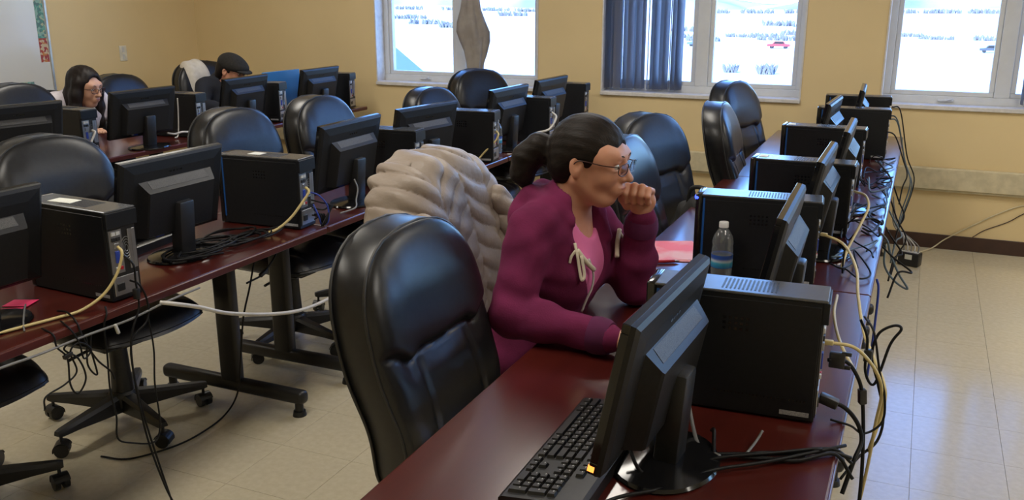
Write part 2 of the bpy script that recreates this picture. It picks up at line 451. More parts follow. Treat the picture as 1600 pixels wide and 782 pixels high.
# windows: recessed vinyl frames, two sashes each
FY = YB + .115                 # inner face of the frame
for wi, (x0, x1) in enumerate(WIN):
    w = thing('window_%d' % (wi + 1), None, None, ((x0 + x1) / 2, YB, 0), 0, None, 'structure')
    hw = (x1 - x0) / 2; fr = B(); t = .052
    y0 = FY - YB; y1 = y0 + .09
    fr.box(-hw, hw, y0, y1, WZ0, WZ0 + t, bev=.004); fr.box(-hw, hw, y0, y1, WZ1 - t, WZ1, bev=.004)
    fr.box(-hw, -hw + t, y0, y1, WZ0 + t, WZ1 - t, bev=.004); fr.box(hw - t, hw, y0, y1, WZ0 + t, WZ1 - t, bev=.004)
    fr.box(-.045, .045, y0, y1, WZ0 + t, WZ1 - t, bev=.004)
    add('window_frame', fr, 'window_vinyl', w)
    for sx in (-1, 1):
        a0, a1 = sorted((sx * .045, sx * (hw - t))); z0, z1 = WZ0 + t, WZ1 - t; q = .030
        sa = B(); sy0, sy1 = y0 + .012, y0 + .06
        sa.box(a0, a1, sy0, sy1, z0, z0 + q, bev=.003); sa.box(a0, a1, sy0, sy1, z1 - q, z1, bev=.003)
        sa.box(a0, a0 + q, sy0, sy1, z0 + q, z1 - q, bev=.003); sa.box(a1 - q, a1, sy0, sy1, z0 + q, z1 - q, bev=.003)
        so = add('sash', sa, 'window_vinyl', w)
        add('pane', B().box(a0 + q - .004, a1 - q + .004, sy0 + .018, sy0 + .024, z0 + q - .004, z1 - q + .004), 'pane_glass', so)
    add('window_sill', B().box(-hw, hw, -.022, y0, WZ0 - .024, WZ0 + .004, bev=.004), 'sill_paint', w)
    rv = B()
    rv.box(-hw, -hw + .010, -.006, y0, WZ0 + .004, WZ1); rv.box(hw - .010, hw, -.006, y0, WZ0 + .004, WZ1); rv.box(-hw + .01, hw - .01, -.006, y0, WZ1 - .01, WZ1)
    add('reveal_lining', rv, 'sill_paint', w)
    hd = B().box(-hw + .34, -hw + .44, y0 - .014, y0, WZ0 + .018, WZ0 + .034, bev=.004); hd.cyl(.006, .005, (-hw + .39, y0 - .01, WZ0 + .026), (-hw + .43, y0 - .03, WZ0 + .04), 10)
    add('crank_handle', hd, 'window_vinyl', w)
    # daylight portal in the opening
    pd = bpy.data.lights.new('window_portal', 'AREA'); pd.shape = 'RECTANGLE'; pd.size = x1 - x0; pd.size_y = WZ1 - WZ0
    pd.cycles.is_portal = True
    po = bpy.data.objects.new('window_portal', pd); COL.objects.link(po)
    po.location = ((x0 + x1) / 2, YB + WT - .01, (WZ0 + WZ1) / 2); po.rotation_euler = (R_(-90), 0, 0)

# fill lamps, unseen above the frame, added to brighten the room
def add_fill_lamp(x, y):
    t = thing('fill_lamp', 'added fill lamp in the unseen ceiling', 'lamp', (x, y, ZC), 0, 'added fill lamps')
    f = B(); 
    for a in (-.31, .29): f.box(a, a + .02, -.62, .62, -.03, 0)
    for c_ in (-.62, .60): f.box(-.29, .29, c_, c_ + .02, -.03, 0)
    add('fill_frame', f, 'window_vinyl', t)
    add('fill_panel', B().box(-.29, .29, -.60, .60, -.018, -.010), 'fill_panel', t)
    ld = bpy.data.lights.new('fill_light', 'AREA'); ld.shape = 'RECTANGLE'; ld.size = .56; ld.size_y = 1.18; ld.energy = FILL_POWER; ld.color = (1, .93, .82)
    lo = bpy.data.objects.new('fill_light', ld); COL.objects.link(lo); lo.parent = t; lo.location = (0, 0, -.022)
for x in (-4.2, -1.6, 1.2, 4.2):
    for y in (1.6, 4.5): add_fill_lamp(x, y)

# ------------------------------------------------------------------ outside
def ground_z(x, y): return -9.2 + .9 * math.sin(x * .021 + 1) * math.sin(y * .017) + max(0, y - 260) * .02
def ground_patch():
    bb = B(); n = 40
    ys = [YB + WT + .02 + 500 * (j / n) ** 2.2 for j in range(n + 1)]; xs_ = [-450 + 900 * i / 60 for i in range(61)]
    g = [[bb.bm.verts.new((x, y, ground_z(x, y))) for y in ys] for x in xs_]
    for i in range(60):
        for j in range(n): bb.bm.faces.new((g[i][j], g[i + 1][j], g[i + 1][j + 1], g[i][j + 1]))
    return bb.smooth()
o = add('snow_field', ground_patch(), 'snow'); tag(o, None, None, None, 'structure')
def ridge():
    bb = B(); pts = []
    for i in range(81):
        x = -600 + 1200 * i / 80
        h = 10 + 7 * math.sin(i * .31) + 5 * math.sin(i * .83 + 1) + 2.5 * math.sin(i * 2.1)
        pts.append((x, h))
    rows = [(430, -4, 0.), (455, .55, .3), (480, 1., .0), (540, .2, 0)]
    G = [[bb.bm.verts.new((x, y + 6 * math.sin(x * .02 + q), h * f - 4 if f > 0 else -14)) for x, h in pts] for q, (y, f, _) in enumerate(rows)]
    for r0, r1 in zip(G, G[1:]):
        for i in range(80): bb.bm.faces.new((r0[i], r0[i + 1], r1[i + 1], r1[i]))
    return bb.smooth()
o = add('hill_ridge', ridge(), 'hill'); tag(o, None, None, None, 'structure')
# lower roof outside the window nearest the corner
rt = thing('porch_roof', 'pale blue sloping metal porch roof outside the corner window', 'roof', (-4.83, 7.75, -.83))
add('porch_post_wall', B().box(-1.1, .8, -.38, .38, -8.6, 0), 'roof_metal', rt)
sl = B(); sl.prism([(-1.2, 1.86 + .86), (.95, 1.86 - .70), (.95, 1.80 - .70), (-1.2, 1.80 + .86)], -.45, .45, Matrix.Rotation(R_(90), 4, 'X'))
add('roof_sheet', sl, 'roof_metal', rt)
fa = B(); fa.prism([(-1.15, 1.80 + .81), (.93, 1.80 - .70), (.93, 1.76 - .72), (-1.15, 1.76 + .79)], .40, .44, Matrix.Rotation(R_(90), 4, 'X'))
add('fascia', fa, 'roof_dark', rt)
add('porch_wall', B().prism([(-1.1, 0), (.80, 0), (.80, 1.17), (-1.1, 2.50)], -.38, .38, Matrix.Rotation(R_(90), 4, 'X')), 'roof_metal', rt)
# parked vehicles and brush far out on the snow
def vehicle(name, x, y, m, label, L=4.4):
    z = ground_z(x, y)
    t = thing(name, label, 'car', (x, y, z))
    h = L / 2
    bd = B().prism([(-h, .45), (-h, .85), (-h * .55, .95), (-h * .35, 1.45), (h * .45, 1.48), (h * .62, 1.0), (h, .9), (h, .45)], -.85, .85, Matrix.Rotation(R_(90), 4, 'X'))
    add('body', bd, m, t)
    add('side_window', B().prism([(-h * .45, .97), (-h * .30, 1.38), (h * .40, 1.40), (h * .53, .98)], .84, .87, Matrix.Rotation(R_(90), 4, 'X')), 'black_gloss', t)
    for a in (-h * .62, h * .62):
        for c_ in (-.8, .6): add('wheel', SM(B().cyl(.33, .33, (a, c_, .33), (a, c_ + .2, .33), 16), 'wheel'), 'black_plastic', t)
vehicle('parked_car', -44.0, 196, 'car_blue', 'blue-grey car parked out on the snow beyond the middle window')
vehicle('parked_car', -27.5, 196, 'car_red', 'red car parked out on the snow beyond the middle window')
vehicle('parked_car', 11.5, 200, 'car_dark', 'dark car parked out on the snow, the only one beyond the right window')
FAR_BRUSH = tuple((x, y, 4.2 if y > 300 else 2.6) for x, y in ((-232, 400), (-206, 400), (-185, 400), (-169, 400), (-181, 313), (-152, 344), (-84, 400), (-66, 400), (-48, 400), (-42, 304), (-43, 242), (-38, 248), (-54, 230), (-10, 400), (4, 400), (20, 400), (-5, 271), (2, 262)))
def brush(x, y, s, label, n=46):
    z = ground_z(x, y) - .05
    bb = B()
    for i in range(n):
        a = random.uniform(0, 2 * PI); l_ = random.uniform(.5, 1) * s * (1 if s < 2 else .5)
        p = Vector((random.uniform(-s, s) * (.6 if s < 2 else 1.6), random.uniform(-s, s) * .4, 0))
        q = p + Vector((math.cos(a) * l_ * .5, math.sin(a) * l_ * .5, l_))
        bb.tube([p, (p + q) / 2 + Vector((0, 0, l_ * .1)), q], [.05 * s, .10 * s, .02], 5)
    o = add('bare_brush', bb, 'bush'); o.location = (x, y, z); tag(o, label, 'bush', 'bare brush on the snow', 'stuff')
for x, y, s in ((-24, 128, 1.4), (-19, 126, 1.6), (-30, 262, 3.8), (-24, 255, 3.4), (-62, 262, 3.6), (-150, 270, 4), (16, 262, 3.4), (-128, 250, 4.2), (-33, 232, 3), (-48, 218, 2.6)) + FAR_BRUSH:
    brush(x, y, s, 'low bare brush clump on the snow outside the windows')

# ------------------------------------------------------------------ whiteboard, switch plate, blinds
wbY1 = 4.93
wb = thing('whiteboard', 'large whiteboard with a pictured paper border on the side wall', 'whiteboard', (XL, 3.2, 0))
add('board', B().box(0, .014, -1.6, 1.68, .93, 2.2), 'board_white', wb)
fr = B()
fr.box(0, .024, -1.62, 1.70, .905, .93, bev=.003); fr.box(0, .024, 1.68, 1.70, .93, 2.2, bev=.003); fr.box(0, .024, -1.62, 1.70, 2.2, 2.222, bev=.003); fr.box(0, .024, -1.62, -1.60, .93, 2.2, bev=.003)
add('board_frame', fr, 'alu', wb)
def border_mat(name, cols, scale):
    m = bpy.data.materials.new(name); m.use_nodes = True; n, l = nodes_of(m); bs = n['Principled BSDF']; bs.inputs['Roughness'].default_value = .6
    tc = n.new('ShaderNodeTexCoord'); v = n.new('ShaderNodeTexVoronoi'); v.inputs['Scale'].default_value = scale
    l.new(tc.outputs['Object'], v.inputs['Vector']); cr = n.new('ShaderNodeValToRGB'); cr.color_ramp.interpolation = 'CONSTANT'
    sep = n.new('ShaderNodeSeparateColor'); l.new(v.outputs['Color'], sep.inputs[0]); l.new(sep.outputs[0], cr.inputs[0])
    while len(cr.color_ramp.elements) < len(cols): cr.color_ramp.elements.new(.5)
    for i, c_ in enumerate(cols): cr.color_ramp.elements[i].position = i / len(cols); cr.color_ramp.elements[i].color = (*c_, 1)
    l.new(cr.outputs[0], bs.inputs['Base Color']); MATS[name] = m
border_mat('border_teal', [(.08, .26, .22), (.14, .36, .30), (.42, .45, .30), (.10, .20, .20), (.25, .42, .36)], 55)
border_mat('border_red', [(.40, .06, .04), (.50, .20, .06), (.55, .45, .30), (.30, .04, .05)], 55)
add('border_strip', B().box(.014, .016, 1.605, 1.675, 1.30, 2.19), 'border_teal', wb)
add('border_strip', B().box(.014, .016, 1.605, 1.675, 1.13, 1.30), 'border_red', wb)
add('border_strip', B().box(.014, .016, -1.5, 1.52, .935, 1.0), 'border_teal', wb)

sc_ = B()
for q in range(3): sc_.tube(spline([(.0155, .30 + q * .20 + k * .022, 1.565 + .012 * math.sin(k * 2.3 + q) + .004 * k) for k in range(8)], 4), .0016, 4)
add('marker_writing', sc_, 'marker_red', wb)['kind'] = 'stuff'
sw = thing('switch_plate', 'ivory switch plate on the side wall beside the whiteboard', 'switch', (XL, 5.58, 1.15))
add('plate', B().box(0, .006, -.037, .037, -.06, .06, bev=.002), 'plate_ivory', sw)
for z in (-.028, .028): add('rocker', B().box(.006, .010, -.012, .012, z - .02, z + .02, bev=.002), 'port_white', sw)

def vertical_blind(name, x0, x1, n, label, ztop=2.50, zbot=.95, spread=.9):
    t = thing(name, label, 'blind', ((x0 + x1) / 2, YB + .05, 0))
    w = x1 - x0; r = B().box(-w / 2, w / 2, -.02, .02, ztop - .03, ztop, bev=.003); add('head_rail', r, 'window_vinyl', t)
    sm = B(); segs = 8; W = .088
    rows = []
    for z in (zbot, ztop - .03):
        rows.append([sm.bm.verts.new((W * (i / segs - .5), .006 * math.cos((i / segs - .5) * PI), z)) for i in range(segs + 1)])
    for i in range(segs): sm.bm.faces.new((rows[0][i], rows[0][i + 1], rows[1][i + 1], rows[1][i]))
    ext = bmesh.ops.solidify(sm.bm, geom=list(sm.bm.faces), thickness=.0012)
    me = sm.smooth().mesh('slat'); me.materials.append(MATS['blind'])
    for i in range(n):
        x = -w / 2 + .03 + (w - .06) * i / (n - 1)
        add('slat', me, None, t, (x, random.uniform(-.006, .006), 0), (0, 0, R_(random.uniform(60, 112))))
vertical_blind('vertical_blind', -2.13, -1.555, 17, 'grey vertical blind drawn to the left half of the middle window')
vertical_blind('vertical_blind', .545, 1.15, 16, 'grey-green vertical blind gathered on the right window')

# tied-up cloth hanging in front of the mullion of window 1
def hanging_drape():
    bb = B(); n = 26; prof = [(.985, .018), (1.0, .045), (1.06, .065), (1.16, .085), (1.26, .105), (1.33, .112), (1.40, .10), (1.50, .075), (1.60, .06), (1.72, .05), (1.9, .05), (2.2, .05), (2.5, .05)]
    rings = []
    for j, (z, r) in enumerate(prof):
        ring = []
        for i in range(n):
            t = 2 * PI * i / n
            rr = r * (1 + .22 * math.sin(5 * t + z * 6) + .12 * math.sin(9 * t - z * 9))
            ring.append(bb.bm.verts.new((rr * math.cos(t) + .015 * math.sin(z * 7), rr * .42 * math.sin(t), z)))
        rings.append(ring)
    for a, c_ in zip(rings, rings[1:]):
        for i in range(n): bb.bm.faces.new((a[i], a[(i + 1) % n], c_[(i + 1) % n], c_[i]))
    bb.bm.faces.new(rings[0][::-1]); bb.bm.faces.new(rings[-1])
    return bb.smooth()
dr = thing('tied_drape', 'tied-up grey-brown drape hanging in the window nearest the corner', 'drape', (-3.19, YB + .03, 0))
add('cloth', hanging_drape(), 'drape', dr)
add('weight_clip', B().box(-.022, .022, -.012, .012, .945, .99, bev=.003), 'port_white', dr)

# ------------------------------------------------------------------ tables
def make_table(L=1.715):
    """origin on the floor at the table centre; long side along Y"""
    t = thing('computer_table', '', 'table')
    top = B().box(-.384, .384, -L / 2, L / 2, .712, .74, bev=.004, seg=2); add('tabletop', top, 'wood', t)
    eb = B(); g = .0015
    for sx in (-1, 1): eb.box(sx * .384 - .0035, sx * .384 + .0035, -L / 2 + .004, L / 2 - .004, .7135, .7365, bev=.002)
    add('edge_band', eb, 'wood_edge', t)
    ap = B().box(-.03, .03, -L / 2 + .2, L / 2 - .2, .67, .712, bev=.003); add('stretcher_rail', ap, 'steel_black', t)
    for sy in (-1, 1):
        y = sy * (L / 2 - .17)
        c_ = B().box(-.048, .048, y - .024, y + .024, .085, .69, bev=.016, seg=3); lg = add('leg_column', SM(c_, 'leg_column'), 'steel_black', t)
        pl = B().box(-.26, .26, y - .035, y + .035, .690, .712, bev=.004); add('mount_plate', pl, 'steel_black', lg)
        fb = B().box(-.36, .36, y - .027, y + .027, .052, .108, bev=.02, seg=4); ft = add('foot_bar', SM(fb, 'foot_bar'), 'steel_black', t)
        for sx in (-1, 1):
            gl = B().cyl(.017, .017, (sx * .325, y, .02), (sx * .325, y, .055), 14); gl.cyl(.028, .024, (sx * .325, y, 0), (sx * .325, y, .02), 16)
            add('glide', SM(gl, 'glide'), 'black_plastic', ft)
    return t
XRT, XMT, XLT = -.458, -2.442, -4.435
RY, MY, LY = (1.965, 3.685, 5.405), (2.01, 3.73, 5.45), (1.98, 3.70, 5.42)
tbl = make_table()
tl = [(XRT, RY[0], "dark cherry table with the keyboard, joined to the seated hoodie woman's elbow"),
      (XRT, RY[1], 'dark cherry table holding the water bottle with the blue label beside the lit tower'),
      (XRT, RY[2], 'dark cherry table at the window end of the row with the cable box below'),
      (XMT, MY[0], 'dark cherry table with pink sticky notes and hanging black cables'),
      (XMT, MY[1], 'dark cherry table beside the puffer jacket chair, in the middle row'),
      (XMT, MY[2], 'dark cherry table at the window end of the middle row, before the tied drape'),
      (XLT, LY[0], 'dark cherry table before the whiteboard, at the far end from the windows'),
      (XLT, LY[1], 'dark cherry table where the long-haired woman in glasses sits'),
      (XLT, LY[2], 'dark cherry table where the man in the flat cap sits')]
tl[0] = (XRT, RY[0], 'dark cherry table with the black keyboard on it')
for i, (x, y, lab) in enumerate(tl):
    t = tbl if i == 0 else recopy(tbl, (x, y, 0), 0, lab, 'computer tables')
    t.location = (x, y, 0); t['label'] = lab; t['group'] = 'computer tables'

# ------------------------------------------------------------------ office chairs
def back_half_width(v):
    # v 0 bottom .. 1 top
    base = .200 + .050 * math.sin(min(1, v / .62) * PI / 2)
    if v > .62:
        q = (v - .62) / .38; base = .25 * (max(0, 1 - q ** 2.7)) ** (1 / 2.4)
    if v < .10: base *= (.80 + .2 * math.sqrt(max(0, 1 - (1 - v / .10) ** 2)))
    return base
ZB0, ZB1 = .50, 1.10
def back_x(v):   # recline and lumbar curve of the backrest centre plane
    return -.200 - .112 * v ** 1.2 + .020 * math.exp(-((v - .28) / .16) ** 2)
def make_backrest():
    bb = B(); NU, NV = 56, 84
    def pt(i, j, side):
        v = j / NV; v = v if v < .6 else .6 + .4 * (1 - (1 - (v - .6) / .4) ** 1.7)
        u = -1 + 2 * i / NU
        u = math.copysign(1 - (1 - abs(u)) ** 1.25, u)
        hw = back_half_width(v); y = u * hw
        z = ZB0 + (ZB1 - ZB0) * v; x = back_x(v)
        yn = y / .25; rho = abs(u)
        if v > .62: rho = min(1., (abs(yn) ** 2.4 + ((v - .62) / .38) ** 2.7) ** (1 / 2.4))
        e = max(0., 1 - rho ** 6) ** .5; et = 1; u = yn
        ebm = min(1, v / .06) ** .5 if v < .06 else 1
        if side > 0:
            d = .052
            seam = .545 + .05 * abs(u) ** 1.5 - .035 * math.exp(-((abs(u) - .62) / .12) ** 2)
            hd = (v - seam)
            sst = lambda q: max(0., min(1., q)) ** 2 * (3 - 2 * max(0., min(1., q)))
            if hd > 0: d += .022 * sst(hd / .07 + .35) * (1 - .3 * u * u) - .012 * sst((hd - .2) / .25)
            else: d += .010 * sst(-hd / .10)
            d -= .009 * math.exp(-(hd / .010) ** 2)
            if hd < 0:
                us = .50 - .06 * (v / seam)
                d -= .006 * math.exp(-((abs(u) - us) / .028) ** 2) * min(1, -hd / .05)
            # wings curve forward
            d += .022 * abs(u) ** 2.5 * (1 - .5 * max(0, (v - .6) / .4))
            x += .036 + (d - .036) * e * et * ebm
            return (x, y, z)
        x -= .050 + .012 * e * et * ebm
        return (x, y * .992, z)
    for side in (1, -1):
        G = [[bb.bm.verts.new(pt(i, j, side)) for j in range(NV + 1)] for i in range(NU + 1)]
        for i in range(NU):
            for j in range(NV):
                f = (G[i][j], G[i + 1][j], G[i + 1][j + 1], G[i][j + 1])
                try: bb.bm.faces.new(f if side > 0 else f[::-1])
                except ValueError: pass
        if side > 0: G1 = G
        else: G2 = G
    rim1 = [G1[0][j] for j in range(NV + 1)] + [G1[i][NV] for i in range(1, NU + 1)] + [G1[NU][j] for j in range(NV - 1, -1, -1)] + [G1[i][0] for i in range(NU - 1, 0, -1)]
    rim2 = [G2[0][j] for j in range(NV + 1)] + [G2[i][NV] for i in range(1, NU + 1)] + [G2[NU][j] for j in range(NV - 1, -1, -1)] + [G2[i][0] for i in range(NU - 1, 0, -1)]
    n = len(rim1)
    for q in range(n):
        try: bb.bm.faces.new((rim1[q], rim1[(q + 1) % n], rim2[(q + 1) % n], rim2[q]))
        except ValueError: pass
    bmesh.ops.remove_doubles(bb.bm, verts=bb.bm.verts, dist=.0006)
    return bb.smooth()
def outline(side):
    pts = []
    for j in range(0, 41):
        v = .02 + .978 * j / 40; pts.append((v, 1))
    L1 = [(v, 1) for v, _ in pts]; L2 = [(v, -1) for v, _ in pts[::-1]]
    out = []
    for v, s in L1 + L2:
        hw = back_half_width(v); out.append((back_x(v) + side, s * hw, ZB0 + (ZB1 - ZB0) * v))
    return out
def make_chair():
    t = thing('office_chair', '', 'chair')
    br = add('backrest', make_backrest(), 'leather', t)
    add('piping', B().tube(outline(.037), .0042, 6).smooth(), 'leather_shell', br)
    add('piping', B().tube(outline(-.051), .0042, 6).smooth(), 'leather_shell', br)
    # seat cushion: rounded slab with crowned top, waterfall front
    st = B(); NU, NV = 28, 28; G = {}
    for s in (1, -1):
        for i in range(NU + 1):
            for j in range(NV + 1):
                u = -1 + 2 * i / NU; w = -1 + 2 * j / NV
                # square to rounded-square mapping
                uu = u * math.sqrt(1 - .32 * w * w); ww = w * math.sqrt(1 - .32 * u * u)
                r = min(1., max(abs(u), abs(w)))
                e = math.sqrt(max(0, 1 - r ** 5))
                x = .015 + .265 * uu; y = .268 * ww
                z = .435 + (.055 * e + .012 * (1 - r * r) - (.018 * max(0, uu) ** 3) if s > 0 else -.038 * e - .008 * (1 - r))
                if s > 0: z -= .010 * math.exp(-((abs(ww) - .55) / .06) ** 2) * e
                G[s, i, j] = st.bm.verts.new((x, y, z))
        for i in range(NU):
            for j in range(NV):
                f = (G[s, i, j], G[s, i + 1, j], G[s, i + 1, j + 1], G[s, i, j + 1]); st.bm.faces.new(f if s > 0 else f[::-1])
    bmesh.ops.remove_doubles(st.bm, verts=st.bm.verts, dist=.0008)
    add('seat', st.smooth(), 'leather', t)
    add('seat_pan', SM(B().box(-.17, .19, -.19, .19, .385, .402, bev=.008), 'pan'), 'black_plastic', t)
    add('tilt_mechanism', SM(B().box(-.13, .11, -.06, .06, .34, .387, bev=.012, seg=2), 'mech'), 'black_plastic', t)
    add('lever', B().tube(spline([(.04, -.05, .365), (.05, -.16, .362), (.05, -.24, .352)]), [.006] * 14 + [.011], 8).smooth(), 'black_plastic', t)
    bk = B(); bk.tube(spline([(-.10, 0, .375), (-.20, 0, .378), (-.265, 0, .42), (-.270, 0, .52), (-.272, 0, .62)]), .022, 8); bk.sm = True
    add('back_bracket', bk, 'steel_black', t)
    add('gas_lift', SM(B().cyl(.026, .026, (0, 0, .12), (0, 0, .345), 18), 'lift'), 'steel_black', t)
    add('column_cover', SM(B().cyl(.043, .036, (0, 0, .11), (0, 0, .235), 20).cyl(.036, .033, (0, 0, .235), (0, 0, .315), 20), 'cover'), 'black_plastic', t)
    add('hub', SM(B().lathe([(.05, .072), (.056, .085), (.056, .125), (.046, .14)], 22), 'hub'), 'black_plastic', t)
    lg = B(); secs = [(.035, .062, .132, .030), (.12, .068, .122, .026), (.22, .076, .112, .021), (.295, .078, .104, .017), (.312, .082, .100, .013)]
    rings = []
    for x, z0, z1, w in secs:
        rings.append([lg.bm.verts.new((x, yy, zz)) for yy, zz in ((-w, z0), (w, z0), (w * 1.0, z1 - .012), (w * .62, z1), (-w * .62, z1), (-w * 1.0, z1 - .012))])
    for a, c_ in zip(rings, rings[1:]):
        for i in range(6): lg.bm.faces.new((a[i], a[(i + 1) % 6], c_[(i + 1) % 6], c_[i]))
    lg.bm.faces.new(rings[0][::-1]); lg.bm.faces.new(rings[-1])
    leg = SM(lg, 'base_leg', 30)
    cs = B(); cs.cyl(.006, .006, (0, 0, .045), (0, 0, .082), 8)
    for s in (-1, 1):
        cs.cyl(.0255, .0255, (0, s * .006, .026), (0, s * .024, .026), 18)
    cs.cyl(.012, .012, (0, -.006, .026), (0, .006, .026), 10)
    # hood over the twin wheels
    for a0 in range(10):
        t0, t1 = R_(-10 + a0 * 17), R_(-10 + (a0 + 1) * 17); r0, r1 = .0275, .0305
        q = [(r0 * math.cos(t0), r0 * math.sin(t0)), (r1 * math.cos(t0), r1 * math.sin(t0)), (r1 * math.cos(t1), r1 * math.sin(t1)), (r0 * math.cos(t1), r0 * math.sin(t1))]
        cs.prism(q, -.0255, .0255, Matrix.Translation((0, 0, .026)) @ Matrix.Rotation(R_(90), 4, 'X'))
    cst = SM(cs, 'caster', 40)
    for k in range(5):
        a = R_(72 * k + 12)
        l_ = add('base_leg', leg, 'black_plastic', t, (0, 0, 0), (0, 0, a))
        add('caster', cst, 'black_plastic', l_, (.296, 0, 0), (0, 0, R_(40 + 67 * k)))
    return t
chair = make_chair()
CH = [  # x, y, yaw, z-scale, label
 (-.785, 1.795, -1, 1., 'black leather office chair empty behind the table with the keyboard'),
 (-1.085, 2.46, -2, 1., 'black leather office chair under the draped puffer jacket'),
 (-.715, 3.30, 0, 1., 'black leather office chair pulled up between the hoodie woman and the bag chair'),
 (-.85, 3.95, -20, .99, 'black leather office chair with the red and black bag on it'),
 (-.63, 4.70, 4, .985, 'black leather office chair between the bag chair and the row end chair'),
 (-.76, 5.62, -14, 1., 'black leather office chair at the row end below the middle window'),
 (-2.70, 1.68, -9, 1., 'black leather office chair whose seat shows below the pink notes'),
 (-2.700, 2.375, -6, 1., 'black leather office chair with its wheeled base below hanging cables'),
 (-2.63, 3.36, -3, 1., 'black leather office chair behind the middle row tower with yellow cable and white label'),
 (-2.58, 3.98, -1, 1., 'black leather office chair across the aisle from the puffer jacket chair'),
 (-2.50, 5.02, -6, .955, 'black leather office chair set low below the corner window'),
 (-2.60, 5.76, -24, 1., 'black leather office chair standing right below the tied drape'),
 (-4.62, 3.80, -2, 1., 'dark leather office chair in front of the whiteboard'),
 (-5.07, 4.35, 0, .90, 'black leather office chair under the long-haired woman in glasses'),
 (-4.93, 4.86, -2, .965, 'brownish leather office chair between the long-haired woman and the capped man'),
 (-4.94, 5.66, -14, 1., 'dark leather office chair of the man in the flat cap, white cloth over its back')]
chairs = []
for i, (x, y, a, s, lab) in enumerate(CH):
    c_ = chair if i == 0 else recopy(chair, (0, 0, 0), 0, lab)
    c_.location = (x, y, 0); c_.rotation_euler = (0, 0, R_(a)); c_['label'] = lab; c_['group'] = 'leather office chairs'
    c_.scale = (1, 1, s); chairs.append(c_)
for i in (6, 7, 8):             # star bases swivel freely under the seats
    for q in KIDS(chairs[i]):
        if q.name.startswith('base_leg'): q.rotation_euler[2] += R_(-24)

# ------------------------------------------------------------------ computer towers
TD, TW, TH = .375, .105, .275
def make_tower():
    t = thing('computer_tower', '', 'computer')
    h = TD / 2; w = TW / 2
    cs = B().box(-h + .022, h - .008, -w, w, .004, TH - .006, bev=.0015); ca = add('case', cs, 'case_metal', t)
    sp = B()
    for s in (-1, 1): sp.box(-h + .030, h - .012, s * w - .0012, s * w + .0012, .007, TH - .016, bev=.0008)
    add('side_panel', sp, 'case_metal', t)
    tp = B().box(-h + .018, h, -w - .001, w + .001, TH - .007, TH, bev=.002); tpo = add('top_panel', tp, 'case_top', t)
    vs = B()
    for i in range(14): vs.box(-.030 + i * .0085, -.0262 + i * .0085, -w + .018, w - .016, TH - .0005, TH + .0006)
    add('vent_slots', vs, 'black_plastic', tpo)['kind'] = 'stuff'
    add('rear_lip', B().box(h - .010, h + .004, -w - .001, w + .001, TH - .052, TH - .006, bev=.0015), 'case_metal', t)
    fb = B().box(-h, -h + .024, -w - .0005, w + .0005, .002, TH + .001, bev=.006, seg=3); fo = add('front_bezel', SM(fb, 'front_bezel', 40), 'black_gloss', t)
    add('drive_tray', B().box(-h - .001, -h + .002, -w + .012, w - .012, TH - .075, TH - .055, bev=.0005), 'case_metal', fo)
    add('edge_glint', B().box(-h + .024, -h + .030, -w - .0016, -w + .002, .03, TH - .012), 'glint_blue', t)  # highlight between bezel and side panel, painted as a thin blue strip
    rp = B().box(h - .009, h - .006, -w + .004, w - .004, .014, TH - .055); ro = add('rear_panel', rp, 'steel_black', t)
    io = B().box(h - .007, h - .0045, -w + .008, -w + .052, .085, .215); add('port_plate', io, 'steel', t)
    for z, y, dz, dy, m in ((.205, -.030, .006, .007, 'port_white'), (.205, -.014, .006, .007, 'port_white'), (.188, -.030, .006, .007, 'black_plastic'), (.188, -.014, .006, .007, 'black_plastic'), (.168, -.022, .008, .008, 'steel'), (.135, -.022, .018, .007, 'port_blue'), (.100, -.026, .005, .005, 'port_white'), (.100, -.012, .005, .005, 'red_plastic')):
        add('port', B().box(h - .006, h - .001, y - dy, y + dy, z - dz, z + dz, bev=.001), m, ro)
    fg = B()
    for r in (.010, .018, .026, .034): fg.tube([(h - .004, .012 + r * math.cos(q * PI / 12) * .55, .155 + r * math.sin(q * PI / 12)) for q in range(24)], .0011, 4, closed=True)
    add('fan_grille', fg, 'steel', ro)
    ps = B().box(h - .008, h - .004, -w + .010, w - .010, .018, .074, bev=.001); po = add('power_supply', ps, 'steel', ro)
    add('power_socket', B().box(h - .005, h - .001, -.035, -.008, .032, .056, bev=.002), 'black_plastic', po)
    add('expansion_covers', B().box(h - .006, h - .003, .020, .046, .09, .21, bev=.001).box(h - .004, h - .002, .032, .034, .09, .21), 'steel', ro)
    add('rating_label', B().box(h - .078, h - .018, -w - .0018, -w + .001, .014, .024), 'silver_label', t)
    sv = B()
    for i in range(26): sv.box(-.030 + i * .0075, -.0275 + i * .0075, -w - .0016, -w + .001, .046, .050)
    for i in range(5):
        for j in range(3): sv.box(-.02 + i * .012, -.014 + i * .012, -w - .0016, -w + .001, .19 + j * .012, .196 + j * .012)
    add('side_vents', sv, 'black_gloss', t)['kind'] = 'stuff'
    ft = B()
    for a in (-.14, .14):
        for c_ in (-.036, .036): ft.cyl(.010, .010, (a, c_, 0), (a, c_, .012), 12)
    add('rubber_feet', ft, 'black_plastic', t)['kind'] = 'stuff'
    return t
tower = make_tower()
TZ = .7402
def put_tower(i, rx, ry, yaw, label, sticker=None, group='black computer towers', led=False):
    """rx, ry: rear corner on the side that faces the room's front"""
    a = R_(yaw); ox, oy = -TD / 2, TW / 2
    loc = (rx + ox * math.cos(a) - oy * math.sin(a), ry + ox * math.sin(a) + oy * math.cos(a), TZ)
    t = tower if i == 0 else copy_tree(tower)
    t.location = loc; t.rotation_euler = (0, 0, a); t['label'] = label; t['group'] = group
    extras.append((t, sticker, led))
    return t
extras = []
